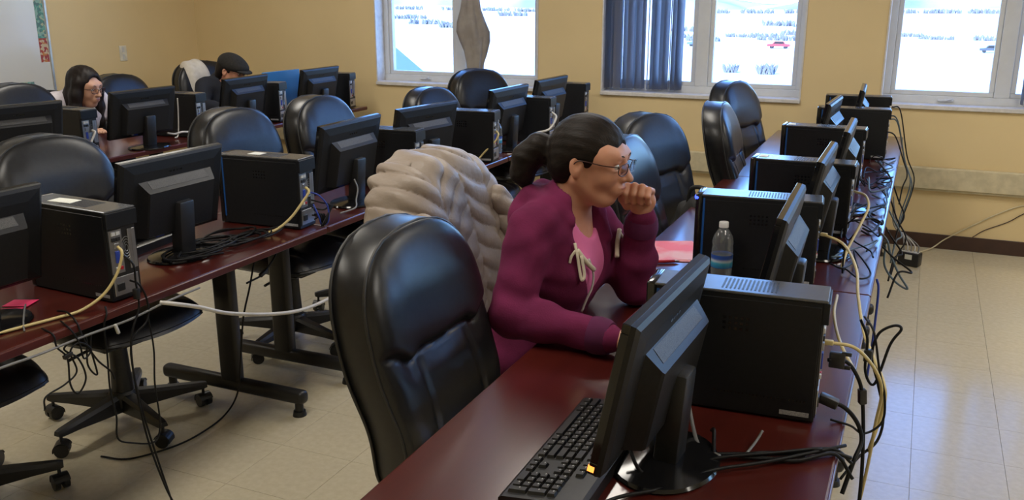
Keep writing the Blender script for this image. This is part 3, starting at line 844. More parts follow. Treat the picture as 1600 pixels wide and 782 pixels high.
TOW = [
 (-.124, 1.862, 3, 'black tower with top vent slots, nearest the keyboard', None, False),
 (-.232, 2.81, 5, 'black tower with a glowing blue light, behind the water bottle', None, True),
 (-.190, 3.50, -1, 'black tower, the next one behind the tower with the glowing light', (-.146, .030, .045), False),
 (-.212, 4.47, -1, 'black tower with a white sticker, third from the water bottle', (-.146, .032, .045), False),
 (-.135, 5.30, 4, 'black tower rising beside the leaning monitor near the row\'s window end', None, False),
 (-.157, 5.97, 4, 'black tower last in its row, right below the windows', None, False),
 (-2.085, 1.845, -4, 'black tower with a paper label on top, beside the pink sticky notes', (-.045, .088, .046), False),
 (-2.105, 2.775, 3, 'black tower with a white paper label, beside the coiled cables on the middle row', (-.035, .055, .046), False),
 (-2.075, 3.60, 5, 'black tower across the aisle from the puffer jacket, with a yellow cable', (-.15, .04, .05), False),
 (-2.040, 4.37, 7, 'black tower with a white paper, beside the bottle on the middle row', (-.14, .06, .05), False),
 (-2.010, 5.10, 3, 'black tower with a long drooping pale cable on the middle row', None, False),
 (-2.115, 6.02, 2, 'black tower at the window end of the middle row, between drape and blind', None, False),
 (-4.085, 3.54, -2, 'black tower in front of the long-haired woman in glasses', (-.10, .12, .06), False),
 (-4.10, 4.42, 6, 'black tower beside the white cloth and thin white cable', None, False),
 (-4.085, 5.22, 8, 'black tower between the capped man\'s monitor and the blue panel', None, False),
 (-4.075, 6.08, 8, 'black tower at the window end of the capped man\'s row', None, False)]
towers = [put_tower(i, *q[:3], q[3], q[4], 'black computer towers', q[5]) for i, q in enumerate(TOW)]
for t, st, led in extras:
    if st:
        cx, l_, w_ = st
        add('paper_label', B().box(cx - l_ / 2, cx + l_ / 2, -w_ / 2, w_ / 2, TH, TH + .0018, M=Matrix.Rotation(R_(random.uniform(-6, 6)), 4, 'Z')), 'paper_label', t)
    if led:
        add('power_light', SM(B().sphere((-TD / 2 + .006, -TW / 2 + .012, TH - .012), (.010, .014, .010), 12), 'power_light'), 'led_blue', t)

# ------------------------------------------------------------------ monitors
MW, MHT = .462, .292
def make_monitor():
    """screen faces -X, origin on the table below the stand"""
    t = thing('monitor', '', 'monitor')
    Mt = Matrix.Translation((-.035, 0, .215)) @ Matrix.Rotation(R_(11), 4, 'Y')
    hw, hh = MW / 2, MHT / 2
    bz = B()
    for a in ((-hw, hw, hh - .018, hh), (-hw, hw, -hh, -hh + .024), (-hw, -hw + .017, -hh + .024, hh - .018), (hw - .017, hw, -hh + .024, hh - .018)):
        bz.box(-.010, .006, a[0], a[1], a[2], a[3], bev=.0015, M=Mt)
    add('bezel', bz, 'black_gloss', t)
    add('screen', B().box(-.007, .004, -hw + .016, hw - .016, -hh + .023, hh - .017, M=Mt), 'black_gloss', t)
    rs = B(); rings = []
    for x, iy, iz in ((.004, 0, 0), (.014, .0015, .0015), (.020, .012, .010), (.024, .05, .04)):
        rings.append([rs.bm.verts.new(Mt @ Vector((x, y, z))) for y, z in ((-hw + iy, -hh + iz), (hw - iy, -hh + iz), (hw - iy, hh - iz), (-hw + iy, hh - iz))])
    for a, c_ in zip(rings, rings[1:]):
        for i in range(4): rs.bm.faces.new((a[i], a[(i + 1) % 4], c_[(i + 1) % 4], c_[i]))
    rs.bm.faces.new(rings[0][::-1]); rs.bm.faces.new(rings[-1])
    sh = add('rear_shell', rs, 'monitor_shell', t)
    hs = B(); rings = []
    for x, y0, z0, z1 in ((.020, .165, -.118, .078), (.056, .150, -.112, .048), (.061, .146, -.108, .044)):
        rings.append([hs.bm.verts.new(Mt @ Vector((x, y, z))) for y, z in ((-y0, z0), (y0, z0), (y0, z1), (-y0, z1))])
    for a, c_ in zip(rings, rings[1:]):
        for i in range(4): hs.bm.faces.new((a[i], a[(i + 1) % 4], c_[(i + 1) % 4], c_[i]))
    hs.bm.faces.new(rings[0][::-1]); hs.bm.faces.new(rings[-1])
    ho = add('rear_housing', hs, 'monitor_shell', t)
    vg = B()
    # mesh panel let into the sloping top of the housing
    vg.box(.027, .050, -.128, .128, .0600, .0612, M=Mt)
    vs_ = [v for v in vg.bm.verts]
    iv = Mt.inverted()
    for v in vs_:
        p = iv @ v.co; p.z += (.039 - p.x) * (.030 / .036) + .0020; v.co = Mt @ p
    add('vent_panel', vg, 'vent_mesh', ho)
    bt = B()
    for i in range(4): bt.box(.0215, .0245, -.03 + i * .016, -.021 + i * .016, .090, .096, M=Mt)
    add('rear_badge', bt, 'black_gloss', sh)
    nk = B(); nk.box(-.018, .030, -.034, .034, .012, .20, bev=.008, seg=2, M=Matrix.Translation((0, 0, 0)) @ Matrix.Rotation(R_(4), 4, 'Y')); add('neck', SM(nk, 'neck', 40), 'black_plastic', t)
    bs = B().lathe([(.118, 0), (.122, .004), (.118, .010), (.07, .016), (.02, .020)], 36, Matrix.Diagonal((.84, 1.08, 1, 1))); add('base', SM(bs, 'base', 40), 'black_gloss', t)
    cp = B().box(.024, .040, -.09, -.055, -.128, -.112, bev=.002, M=Mt).box(.024, .045, .03, .055, -.130, -.112, bev=.002, M=Mt); add('cable_plug', cp, 'port_blue', t)
    return t
mon = make_monitor()
MON = [
 (-.375, 1.580, -2.4, 'black monitor with an orange power light, behind the keyboard'),
 (-.270, 2.42, 1.4, 'black monitor beside the water bottle'),
 (-.262, 3.25, 0, 'black monitor second along from the water bottle'),
 (-.243, 3.98, .8, 'black monitor third along from the water bottle, by the white-stickered tower'),
 (-.390, 4.91, -2.3, 'black monitor leaning beside the tower near the row\'s window end'),
 (-.300, 5.66, 2, 'black monitor last in its row below the windows'),
 (-2.262, 1.56, -1, 'black monitor standing right beside the pink sticky notes'),
 (-2.275, 2.325, -1, 'black monitor with a tangle of cables round its foot'),
 (-2.19, 3.27, 1, 'black monitor between the coiled cables and the puffer jacket'),
 (-2.155, 3.875, -9, 'black monitor turned askew, across the aisle from the puffer jacket'),
 (-2.150, 4.83, -3, 'black monitor by the small bottle on the middle row'),
 (-2.150, 5.49, -3, 'black monitor at the window end of the middle row'),
 (-4.12, 3.20, -12, 'black monitor before the whiteboard, lettering on its back'),
 (-4.12, 4.03, -4, 'black monitor with white plugs, between the woman in glasses and the capped man'),
 (-4.12, 4.93, 2, 'black monitor right in front of the capped man'),
 (-4.10, 5.745, 0, 'black monitor beside the blue panel')]
mons = []
for i, (x, y, a, lab) in enumerate(MON):
    m_ = mon if i == 0 else copy_tree(mon)
    m_.location = (x, y, .7402 if x > -4 else .7402); m_.rotation_euler = (0, 0, R_(a)); m_['label'] = lab; m_['group'] = 'black monitors'
    if x < -4: m_.scale = (1, 1, .95)
    mons.append(m_)
Mt = Matrix.Translation((-.035, 0, .215)) @ Matrix.Rotation(R_(11), 4, 'Y')
add('power_light', B().box(-.0112, .001, -MW / 2 - .0008, -MW / 2 + .014, -MHT / 2 + .006, -MHT / 2 + .017, M=Mt), 'led_orange', mons[0])

# ------------------------------------------------------------------ keyboards
def keyboard(x, y, yaw, label, full=True):
    """front edge (space bar side) toward -X, number pad toward -Y"""
    t = thing('keyboard', label, 'keyboard', (x, y, .7402), R_(yaw), 'keyboards')
    body = B().prism([(-.082, 0), (.080, 0), (.080, .026), (.070, .028), (-.076, .012), (-.082, .008)], -.225, .225, Matrix.Rotation(R_(90), 4, 'X'))
    add('keyboard_body', body, 'black_plastic', t)
    sl = math.atan2(.016, .146); U = .0190
    kb = {}
    def kmesh(wu, hu):
        if (wu, hu) not in kb:
            q = B(); a, c_ = hu * U / 2 - .0012, wu * U / 2 - .0012
            q.bm.verts.index_update(); vs = []
            for (p, r, z) in ((a, c_, 0), (a - .0022, c_ - .0022, .0065)):
                vs.append([q.bm.verts.new(v) for v in ((-p, -r, z), (p, -r, z), (p, r, z), (-p, r, z))])
            for i in range(4): q.bm.faces.new((vs[0][i], vs[0][(i + 1) % 4], vs[1][(i + 1) % 4], vs[1][i]))
            q.bm.faces.new(vs[1])
            me = q.mesh('key'); me.materials.append(MATS['key']); kb[wu, hu] = me
        return kb[wu, hu]
    pr = B()
    pr.box(.0012, .0030, -.0016, .0020, .0066, .0069)
    prm = pr.mesh('key_legend'); prm.materials.append(MATS['key_print'])
    keys = []
    rowx = [-.062 + U * .98 * r for r in range(5)] + [-.062 + U * .98 * 5.35]
    def row(r, widths, start):
        c_ = start
        for w_ in widths:
            if w_ > 0: keys.append((rowx[r], c_ - w_ * U / 2, w_, 1))
            c_ -= abs(w_) * U
    Y0 = .215
    row(0, [1.25, 1.25, 1.25, 6.25, 1.25, 1.25, 1.25, 1.25], Y0); row(1, [2.25] + [1] * 10 + [2.75], Y0); row(2, [1.75] + [1] * 11 + [2.25], Y0)
    row(3, [1.5] + [1] * 12 + [1.5], Y0); row(4, [1] * 13 + [2], Y0); row(5, [1, -1] + [1] * 4 + [-.5] + [1] * 4 + [-.5] + [1] * 4, Y0)
    YN = Y0 - 15.2 * U
    row(0, [1, 1, 1], YN); row(1, [-1, 1, -1], YN); row(3, [1, 1, 1], YN); row(4, [1, 1, 1], YN); row(5, [1, 1, 1], YN)
    YP = YN - 3.2 * U
    row(0, [2, 1], YP); row(1, [1, 1, 1], YP); row(2, [1, 1, 1], YP); row(3, [1, 1, 1], YP); row(4, [1, 1, 1, 1], YP)
    for r in (0, 2): keys.append((rowx[r] + U * .49, YP - 3.5 * U, 1, 2))
    zt = lambda xx: .0115 + (xx + .076) * math.tan(sl)
    if full:
        for xx, yy, w_, h_ in keys:
            ko = add('key', kmesh(w_, h_), None, t, (xx, yy, zt(xx)), (0, -sl, 0))
            if w_ <= 1.25:
                add('key_legend', prm, None, ko, (0, .003, 0))
    else:
        bb = B()
        for xx, yy, w_, h_ in keys:
            z = zt(xx); bb.box(xx - h_ * U / 2 + .0012, xx + h_ * U / 2 - .0012, yy - w_ * U / 2 + .0012, yy + w_ * U / 2 - .0012, z - .001, z + .006)
        add('keycaps', bb, 'key', t)
    return t
keyboard(-.530, 1.545, 0, 'black keyboard lying under the monitor with the orange light')
keyboard(-2.500, 2.27, 6, 'black keyboard half hidden under the middle row monitor with tangled cables', full=False)

# ------------------------------------------------------------------ small things on the tables
def bottle(x, y, label, s=1.):
    t = thing('water_bottle', label, 'bottle', (x, y, .7405)); t.scale = (s, s, s)
    prof = [(.026, 0), (.031, .004), (.0325, .015), (.030, .03), (.0325, .045), (.0325, .06), (.0325, .105), (.0325, .118), (.030, .13), (.0325, .142), (.028, .16), (.018, .178), (.0125, .186), (.0125, .197)]
    add('bottle_body', SM(B().lathe(prof, 28), 'bottle_body', 60), 'bottle_plastic', t)
    m = bpy.data.materials.get('bottle_label')
    if m is None:
        m = bpy.data.materials.new('bottle_label'); m.use_nodes = True; n, l = nodes_of(m); bs = n['Principled BSDF']; bs.inputs['Roughness'].default_value = .35
        tc = n.new('ShaderNodeTexCoord'); sp = n.new('ShaderNodeSeparateXYZ'); l.new(tc.outputs['Object'], sp.inputs[0])
        cr = n.new('ShaderNodeValToRGB'); mp = n.new('ShaderNodeMapRange'); mp.inputs[1].default_value = .064; mp.inputs[2].default_value = .104
        l.new(sp.outputs[2], mp.inputs[0]); ns = n.new('ShaderNodeTexNoise'); ns.inputs['Scale'].default_value = 45
        ad = n.new('ShaderNodeMath'); ad.operation = 'MULTIPLY_ADD'; ad.inputs[1].default_value = .35; l.new(ns.outputs['Fac'], ad.inputs[0]); l.new(mp.outputs[0], ad.inputs[2])
        e = cr.color_ramp.elements; e[0].position = .12; e[0].color = (.02, .12, .42, 1); e[1].position = .55; e[1].color = (.05, .42, .60, 1)
        e2 = cr.color_ramp.elements.new(.72); e2.color = (.60, .70, .78, 1); e3 = cr.color_ramp.elements.new(.9); e3.color = (.03, .10, .45, 1)
        l.new(ad.outputs[0], cr.inputs[0]); l.new(cr.outputs[0], bs.inputs['Base Color']); MATS['bottle_label'] = m
    lb = B().cyl(.0329, .0329, (0, 0, .064), (0, 0, .104), 28, caps=False); add('label_band', SM(lb, 'label_band', 60), 'bottle_label', t)
    add('cap', SM(B().lathe([(.0145, .188), (.0145, .203), (.0135, .2045)], 20), 'cap', 40), 'bottle_cap', t)
    wt = B().lathe([(.024, .003), (.029, .008), (.0305, .06), (.0305, .10)], 24); add('water', SM(wt, 'water', 60), 'bottle_plastic', t)
bottle(-.505, 2.735, 'clear water bottle with a blue label and white cap by the lit tower')
bottle(-2.16, 4.665, 'small clear bottle with a blue label on the middle row', .95)

pf = thing('pink_folder', 'pink and white folder of papers lying by the hoodie woman\'s elbow', 'folder', (-.735, 3.06, .7402), R_(20))
add('cover', B().box(-.105, .105, -.13, .13, 0, .003, bev=.001), 'pink_paper', pf)
add('paper_sheet', B().box(-.10, .09, -.12, .125, .003, .005, M=Matrix.Rotation(R_(4), 4, 'Z')), 'pink_paper', pf)
rp = thing('red_pen', 'small red pen lying beside the pink folder', 'pen', (-.735, 2.90, .7462), R_(32))
add('barrel', SM(B().cyl(.0055, .0055, (-.06, 0, 0), (.045, 0, 0), 10), 'barrel'), 'red_plastic', rp)
add('pen_tip', SM(B().cyl(.0055, .001, (.045, 0, 0), (.062, 0, 0), 10), 'tip'), 'steel', rp)
ms = thing('computer_mouse', 'black mouse with a blue light beside the hoodie woman', 'mouse', (-.70, 2.665, .7402), R_(12))
mb = B().sphere((0, 0, .006), (.056, .031, .030), 20); bmesh.ops.bisect_plane(mb.bm, geom=list(mb.bm.verts) + list(mb.bm.edges) + list(mb.bm.faces), plane_co=(0, 0, 0), plane_no=(0, 0, -1), clear_outer=True)
add('mouse_body', mb.smooth(), 'black_plastic', ms)
add('scroll_wheel', SM(B().cyl(.009, .009, (.032, -.004, .028), (.032, .004, .028), 14), 'wheel'), 'black_gloss', ms)
add('blue_light', B().sphere((.0, -.020, .031), (.010, .007, .004), 10), 'led_blue', ms)
ph = thing('phone', 'dark phone lying on the table near the blue-lit mouse', 'phone', (-.63, 2.60, .7402), R_(-14))
add('phone_body', B().box(-.07, .07, -.035, .035, 0, .009, bev=.003, seg=2), 'black_plastic', ph); add('phone_screen', B().box(-.062, .062, -.031, .031, .009, .0095), 'black_gloss', ph)
cr = B().sphere((0, 0, .012), (.020, .016, .014), 8)
for v in cr.bm.verts: v.co += Vector([random.uniform(-.005, .005) for _ in range(3)]); v.co.z = max(v.co.z, .0005)
o = add('crumpled_paper', cr, 'paper_label'); o.location = (-.335, 2.74, .7402); tag(o, 'small crumpled scrap of cream paper between two towers', 'paper')
for x, y, a, lab in ((-2.34, 1.735, 20, 'pink sticky note lying flat, the larger of two on the table'), (-2.31, 1.665, 35, 'pink sticky note, the smaller one at the monitor foot')):
    q = B().box(-.038, .038, -.03, .03, 0, .0015)
    for v in q.bm.verts: v.co.z += .20 * max(0, v.co.x) ** 1.2 * .5
    o = add('sticky_note', q, 'note_pink'); o.location = (x, y, .7405); o.rotation_euler = (0, 0, R_(a)); tag(o, lab, 'note')
bp = thing('blue_panel', 'flat blue panel standing upright between monitors in the capped man\'s row', 'panel', (-4.40, 5.66, .7402), R_(-4))
add('panel_sheet', B().box(-.008, .008, -.20, .20, .012, .315, bev=.003), 'blue_panel', bp)
for s in (-.13, .13): add('panel_foot', B().box(-.06, .06, s - .012, s + .012, 0, .014, bev=.003), 'black_plastic', bp)
# bag lying on the seat of a chair
bg_ = thing('hand_bag', 'red and black bag lying on the empty leather chair', 'bag', (-.80, 3.86, .50), R_(-30))
f = Field(axis(-.26, .26, .009), axis(-.20, .20, .009), axis(-.02, .34, .009))
f.ell((0, 0, .10), (.17, .11, .10), .03); f.ell((.02, -.02, .19), (.11, .08, .09), .04); f.ell((-.10, .02, .16), (.07, .07, .08), .03)
f.v += .006 * np.sin(f.xs[:, None, None] * 60 + f.zs[None, None, :] * 40) * np.sin(f.ys[None, :, None] * 50)
add('bag_body', f.mesh('bag_body'), 'bag_black', bg_)
f = Field(axis(-.02, .24, .008), axis(-.2, .12, .008), axis(.02, .32, .008)); f.ell((.085, -.06, .24), (.045, .045, .055), .02); f.ell((.14, -.01, .285), (.028, .030, .028), .02); f.ell((.12, -.04, .16), (.05, .05, .07), .03)
add('red_lining', f.mesh('red_lining'), 'bag_red', bg_)
add('handle', B().tube(spline([(-.10, 0, .22), (-.06, -.02, .30), (.03, -.03, .31), (.08, -.02, .25)]), .010, 8).smooth(), 'bag_black', bg_)

# ------------------------------------------------------------------ people
def rotm(yaw, pitch, roll=0):
    return np.array((Matrix.Rotation(R_(yaw), 3, 'Z') @ Matrix.Rotation(R_(pitch), 3, 'Y') @ Matrix.Rotation(R_(roll), 3, 'X')))
class Head:
    def __init__(s, c, R, k=1.): s.c, s.R, s.k = np.array(c), R, k
    def p(s, q): return s.c + s.R @ (np.array(q) * s.k)
    def M(s):
        m = Matrix([list(r) for r in s.R]).to_4x4() @ Matrix.Scale(s.k, 4); m.translation = Vector(s.c); return m
    def ell(s, F, c, r, k=.02, op='u'): F.ell(s.p(c), np.array(r) * s.k, k, op, 0, s.R)
    def cone(s, F, a, b, ra, rb, k=.02, op='u'): F.cone(s.p(a), s.p(b), ra * s.k, rb * s.k, k, op)
def head_shape(F, H, fem=True):
    H.ell(F, (-.012, 0, .032), (.097, .075, .086), .01)
    H.ell(F, (.028, 0, -.030), (.060, .055, .078), .035)
    H.ell(F, (.060, 0, -.090), (.024, .026, .020), .03)
    for s in (-1, 1):
        H.cone(F, (-.008, s * .050, -.045), (.050, s * .020, -.090), .020, .016, .03)
        H.ell(F, (.060, s * .036, -.024), (.026, .024, .026), .03)
        H.ell(F, (.052, s * .047, .028), (.026, .022, .030), .03)
    H.cone(F, (.082, -.034, .034), (.082, .034, .034), .011, .011, .022)
    for s in (-1, 1):
        H.ell(F, (.101, s * .033, .010), (.015, .019, .013), .014, 's')
    H.cone(F, (.088, 0, .022), (.110, 0, -.018), .0075, .0100, .012)
    H.ell(F, (.114, 0, -.023), (.0115, .0112, .0098), .008)
    for s in (-1, 1):
        H.ell(F, (.099, s * .0125, -.026), (.0105, .0078, .0080), .007)
        H.ell(F, (.0785, s * .033, .0205), (.0145, .0185, .0070), .005)      # upper lid
        H.ell(F, (.0780, s * .033, -.0025), (.0135, .0175, .0050), .005)      # lower lid
    H.ell(F, (.086, 0, -.056), (.017, .028, .020), .02)
    H.ell(F, (.099, 0, -.0505), (.0075, .021, .0052), .006)
    H.ell(F, (.096, 0, -.0610), (.0085, .0185, .0065), .006)
    for s in (-1, 1):
        H.ell(F, (-.012, s * .0765, -.004), (.019, .0085, .031), .008)
        H.ell(F, (-.006, s * .0865, .002), (.009, .0065, .017), .006, 's')
        H.ell(F, (-.010, s * .075, -.028), (.009, .008, .012), .006)
def face_parts(root, H, glasses=None, eyes=True):
    M = H.M()
    if eyes:
        for s in (-1, 1):
            e = add('eye', SM(B().sphere((.0785, s * .033, .0085), .0125, 16, M), 'eye', 80), 'eye_white', root)
            add('iris', SM(B().sphere((.0875, s * .033, .0075), (.0045, .0056, .0056), 12, M), 'iris', 80), 'iris', e)
    for s in (-1, 1):
        pts = [M @ Vector(q) for q in ((.0945, s * .014, .0335), (.0952, s * .028, .0380), (.0880, s * .042, .0375), (.0755, s * .052, .032))]
        add('eyebrow', B().tube(spline(pts, 5), [.0018] * 4 + [.0022] * 6 + [.0016] * 5 + [.0008], 6).smooth(), 'brow_hair', root)
    lp = B().sphere((.1015, 0, -.0505), (.0060, .0195, .0042), 14, M).sphere((.0985, 0, -.0608), (.0072, .0170, .0052), 14, M)
    add('lips', SM(lp, 'lips', 80), 'lips', root)
    if glasses:
        g = B()
        for s in (-1, 1):
            ring = []
            for q in range(28):
                t = 2 * PI * q / 28; c_, sn = math.cos(t), math.sin(t)
                yy = math.copysign(abs(c_) ** .7, c_) * .026; zz = math.copysign(abs(sn) ** .7, sn) * .0165
                ring.append(M @ Vector((.1085 - .9 * (yy * s > .012) * (abs(yy) - .012) * .6, s * .034 + yy, .006 + zz)))
            g.tube(ring, .0013 if glasses == 'thin' else .0018, 6, closed=True)
            g.tube(spline([M @ Vector(q) for q in ((.098, s * .060, .014), (.060, s * .074, .012), (.0, s * .083, .012), (-.020, s * .082, -.004))], 5), .0016, 6)
        g.tube(spline([M @ Vector(q) for q in ((.1085, -.009, .009), (.113, 0, .012), (.1085, .009, .009))], 4), .0014, 6)
        go = add('glasses', g.smooth(), 'glasses', root)
        for s in (-1, 1):
            add('lens', B().box(.1068, .1076, s * .034 - .024, s * .034 + .024, -.009, .021, bev=.0003, M=M), 'lens', go)
def limb(F, J, side, inf=0., sleeve=False, k=.025, r=(.052, .043, .036, .027)):
    sh, el, wr = J['sh' + side], J['el' + side], J['wr' + side]
    mid = (np.array(el) + np.array(wr)) / 2
    F.cone(sh, el, r[0], r[1], k, 'u', inf); F.cone(el, wr, r[1] - .004, r[3], k, 'u', inf)
    F.ell(np.array(el) * .65 + np.array(wr) * .35, (r[2] + .004,) * 3, k, 'u', inf)
def torso(F, J, inf=0., k=.05, fem=True, s=1.):
    F.ell(J['pel'], (.13 * s, .175 * s, .12), k, 'u', inf)
    F.ell(J['bel'], (.112 * s, .145 * s, .14), k, 'u', inf)
    F.ell(J['che'], (.112 * s, .155 * s, .15), k, 'u', inf)
    shl, shr = np.array(J['shL']), np.array(J['shR'])
    F.cone(shr + (shl - shr) * .12, shr + (shl - shr) * .88, .058, .058, k, 'u', inf)
    c_ = (shl + shr) / 2
    F.cone(c_ + (0, 0, .005), J['nk'], .070, .055, k, 'u', inf)
    if fem:
        che = np.array(J['che'])
        for q in (-1, 1): F.ell(che + (.068, q * .062, -.01), (.055, .062, .066), .06, 'u', inf)
def legs(F, J, inf=0., k=.03):
    for q in (-1, 1):
        h, kn, an = [np.array((p[0], q * p[1] + J['ly'], p[2])) for p in (J['hip'], J['kn'], J['an'])]
        F.cone(h, kn, .085, .058, k, 'u', inf); F.cone(kn, an, .055, .038, k, 'u', inf)
def feet(F, J, inf=0.):
    for q in (-1, 1):
        an = np.array((J['an'][0], q * J['an'][1] + J['ly'], J['an'][2]))
        F.cone(an + (-.02, 0, -.03), an + (.13, 0, -.05), .040, .032, .02, 'u', inf); F.cone(an, an + (0, 0, -.03), .036, .04, .02, 'u', inf)
def flat_hand(F, J, side, k=.006):
    w = np.array(J['wr' + side]); e = np.array(J['el' + side]); d = w - e; d[2] = 0; d /= np.linalg.norm(d); n = np.array((-d[1], d[0], 0.)); up = np.array((0, 0, 1.))
    s = 1 if side == 'R' else -1
    pc = w + d * .055
    F.cone(w, pc, .024, .026, .012); F.ell(pc + d * .015, (.042, .038, .016), .012)
    for i, o_ in enumerate((-.030, -.010, .010, .030)):
        L_ = (.072, .080, .074, .058)[i] if s < 0 else (.058, .074, .080, .072)[i]
        a = pc + d * .045 + n * o_; b1 = a + d * L_ * .45 + up * .012; b2 = a + d * L_ * .8 + up * .0; b3 = a + d * L_ - up * .012
        F.chain([a, b1, b2, b3], [.0092, .0088, .0080, .0070], k)
    t0 = pc + n * .030 * s - d * .01; F.chain([t0, t0 + n * .022 * s + d * .025, t0 + n * .026 * s + d * .05 - up * .006], [.012, .0105, .009], k)
def fist(F, C, k=.0045, s=1):
    C = np.array(C)
    F.ell(C + (.000, .014, -.010), (.041, .021, .037), .010)
    for i, dx in enumerate((-.030, -.010, .0105, .0295)):
        m = (1, 1.04, 1., .84)[i]
        pts = [C + (dx * .95, .016, .022 * m), C + (dx, -.020, .034 * m), C + (dx * 1.02, -.034, .016 * m), C + (dx, -.024, -.006 * m), C + (dx * .96, -.008, -.010)]
        F.chain(pts, [.0105 * m ** .5, .0102 * m, .0094 * m, .0086 * m, .0078 * m], k)
    t = C + (-.036, .004, -.026)
    F.chain([t, C + (-.047, -.012, -.004), C + (-.044, -.022, .020)], [.0125, .0105, .0090], k)
def wrinkle(F, amp, seed=0, f=26):
    X = F.xs[:, None, None]; Y = F.ys[None, :, None]; Z = F.zs[None, None, :]
    F.v += amp * (np.sin(X * f + 2.1 * np.sin(Z * f * .8 + seed) + seed) * np.sin(Z * f * 1.25 + 1.7 * np.sin(Y * f * .7 + seed)) + .5 * np.sin(Y * f * 1.9 + Z * f * 1.3 + seed)).astype(np.float32)

# ---- the woman in the purple hoodie
W0 = (-.97, 2.34)
wp = thing('person', 'person in a purple hoodie and pink shirt, hand to her mouth, seated at the table', 'person', (W0[0], W0[1], 0))
J = dict(pel=(.0, 0, .60), bel=(.025, 0, .74), che=(.070, -.005, .89), shR=(.065, -.165, 1.005), elR=(.045, -.265, .800), wrR=(.325, -.290, .788),
         shL=(.105, .155, 1.00), elL=(.272, .115, .800), wrL=(.300, .060, 1.015), nk=(.120, -.01, 1.075),
         hip=(.03, .085, .565), kn=(.43, .095, .545), an=(.46, .10, .10), ly=0)
H = Head((.176, -.018, 1.180), rotm(-3, 9, 0))
ax = lambda st, fs: (axis(-.24, .66, st, (.02, .37), fs), axis(-.38, .34, st, (-.13, .12), fs), axis(-.01, 1.34, st, (1.0, 1.31), fs))
F = Field(*ax(.009, .0026))
torso(F, J); limb(F, J, 'R'); limb(F, J, 'L'); legs(F, J); feet(F, J)
F.cone((.100, -.005, 1.02), H.p((-.030, 0, -.050)), .056, .050, .02)
head_shape(F, H); flat_hand(F, J, 'R')
FC = np.array((.302, .028, 1.078))
F.cone(J['wrL'], FC + (0, .016, -.03), .024, .027, .012); fist(F, FC)
add('body', F.mesh('body'), 'skin', wp)
face_parts(wp, H, 'thin')
# clothes
F = Field(axis(-.24, .30, .008), axis(-.30, .30, .008), axis(.45, 1.15, .008))
torso(F, J, .008); F.cone((.10, -.005, 1.01), H.p((-.02, 0, -.04)), .066, .075, .012, 's')
F.ell((.150, -.01, 1.045), (.075, .060, .085), .015, 's')
add('shirt', F.mesh('shirt'), 'shirt_pink', wp)
F = Field(axis(-.26, .42, .0055), axis(-.40, .34, .0055), axis(.44, 1.16, .0055))
torso(F, J, .018); limb(F, J, 'R', .014); limb(F, J, 'L', .014)
F.cone((.02, 0, .60), (.03, 0, .50), .135, .14, .05, 'u', .01)
wrinkle(F, .0036, 1.3, 34)
# hood bunched round the neck
hp = [(.195, -.070, .955), (.165, -.088, 1.020), (.085, -.098, 1.060), (.012, -.045, 1.075), (.010, .040, 1.075), (.085, .090, 1.060), (.170, .070, 1.020), (.205, .045, .955)]
F.chain(hp, [.016, .020, .024, .028, .028, .024, .020, .016], .014)
F.ell((-.022, -.005, 1.015), (.036, .095, .055), .04)
# open front: a long V from the neck
F.chain([(.185, -.020, 1.09), (.210, -.040, 1.00), (.235, -.052, .90), (.225, -.048, .79)], [.070, .080, .074, .034], .008, 's')
F.cone((.115, -.008, 1.02), H.p((-.02, 0, -.05)), .060, .066, .008, 's')
ho = add('hoodie', F.mesh('hoodie'), 'hoodie', wp)
for side in 'RL':
    el, wr = np.array(J['el' + side]), np.array(J['wr' + side]); d = (wr - el) / np.linalg.norm(wr - el)
    add('cuff', SM(B().tube([Vector(wr - d * .045), Vector(wr - d * .03), Vector(wr - d * .005), Vector(wr + d * .006)], [.047, .049, .046, .041], 20), 'cuff', 60), 'hoodie_rib', ho)
for r_, pts in ((.0042, [(.172, -.126, .975), (.184, -.137, .945), (.194, -.142, .90), (.200, -.143, .880), (.205, -.138, .895), (.194, -.134, .945)]), (.0068, [(.180, -.130, .958), (.202, -.118, .925), (.218, -.096, .898)]), (.0040, [(.178, -.136, .957), (.169, -.142, .942), (.165, -.144, .924)]),
               (.0068, [(.222, .110, .962), (.228, .075, .935), (.240, .035, .903)]), (.0040, [(.224, .106, .957), (.236, .100, .942), (.240, .098, .925)])):
    add('drawstring', B().tube(spline(pts, 6), r_, 8).smooth(), 'cord_cream', ho)
add('zip_edge', B().tube(spline([(.206, -.108, .93), (.216, -.098, .89), (.214, -.098, .85), (.204, -.108, .82), (.190, -.11, .78)], 6), .0035, 6).smooth(), 'zip_white', ho)
F = Field(axis(-.2, .60, .010), axis(-.30, .30, .010), axis(.05, .78, .010))
F.ell(J['pel'], (.13, .175, .12), .05, 'u', .010); legs(F, J, .012); wrinkle(F, .003, 4)
add('jeans', F.mesh('jeans'), 'jeans', wp)
F = Field(axis(.36, .70, .008), axis(-.2, .2, .008), axis(-.01, .2, .008)); feet(F, J, .008); F.v = np.maximum(F.v, (.004 - F.zs)[None, None, :])
add('shoes', F.mesh('shoes'), 'shoe', wp)
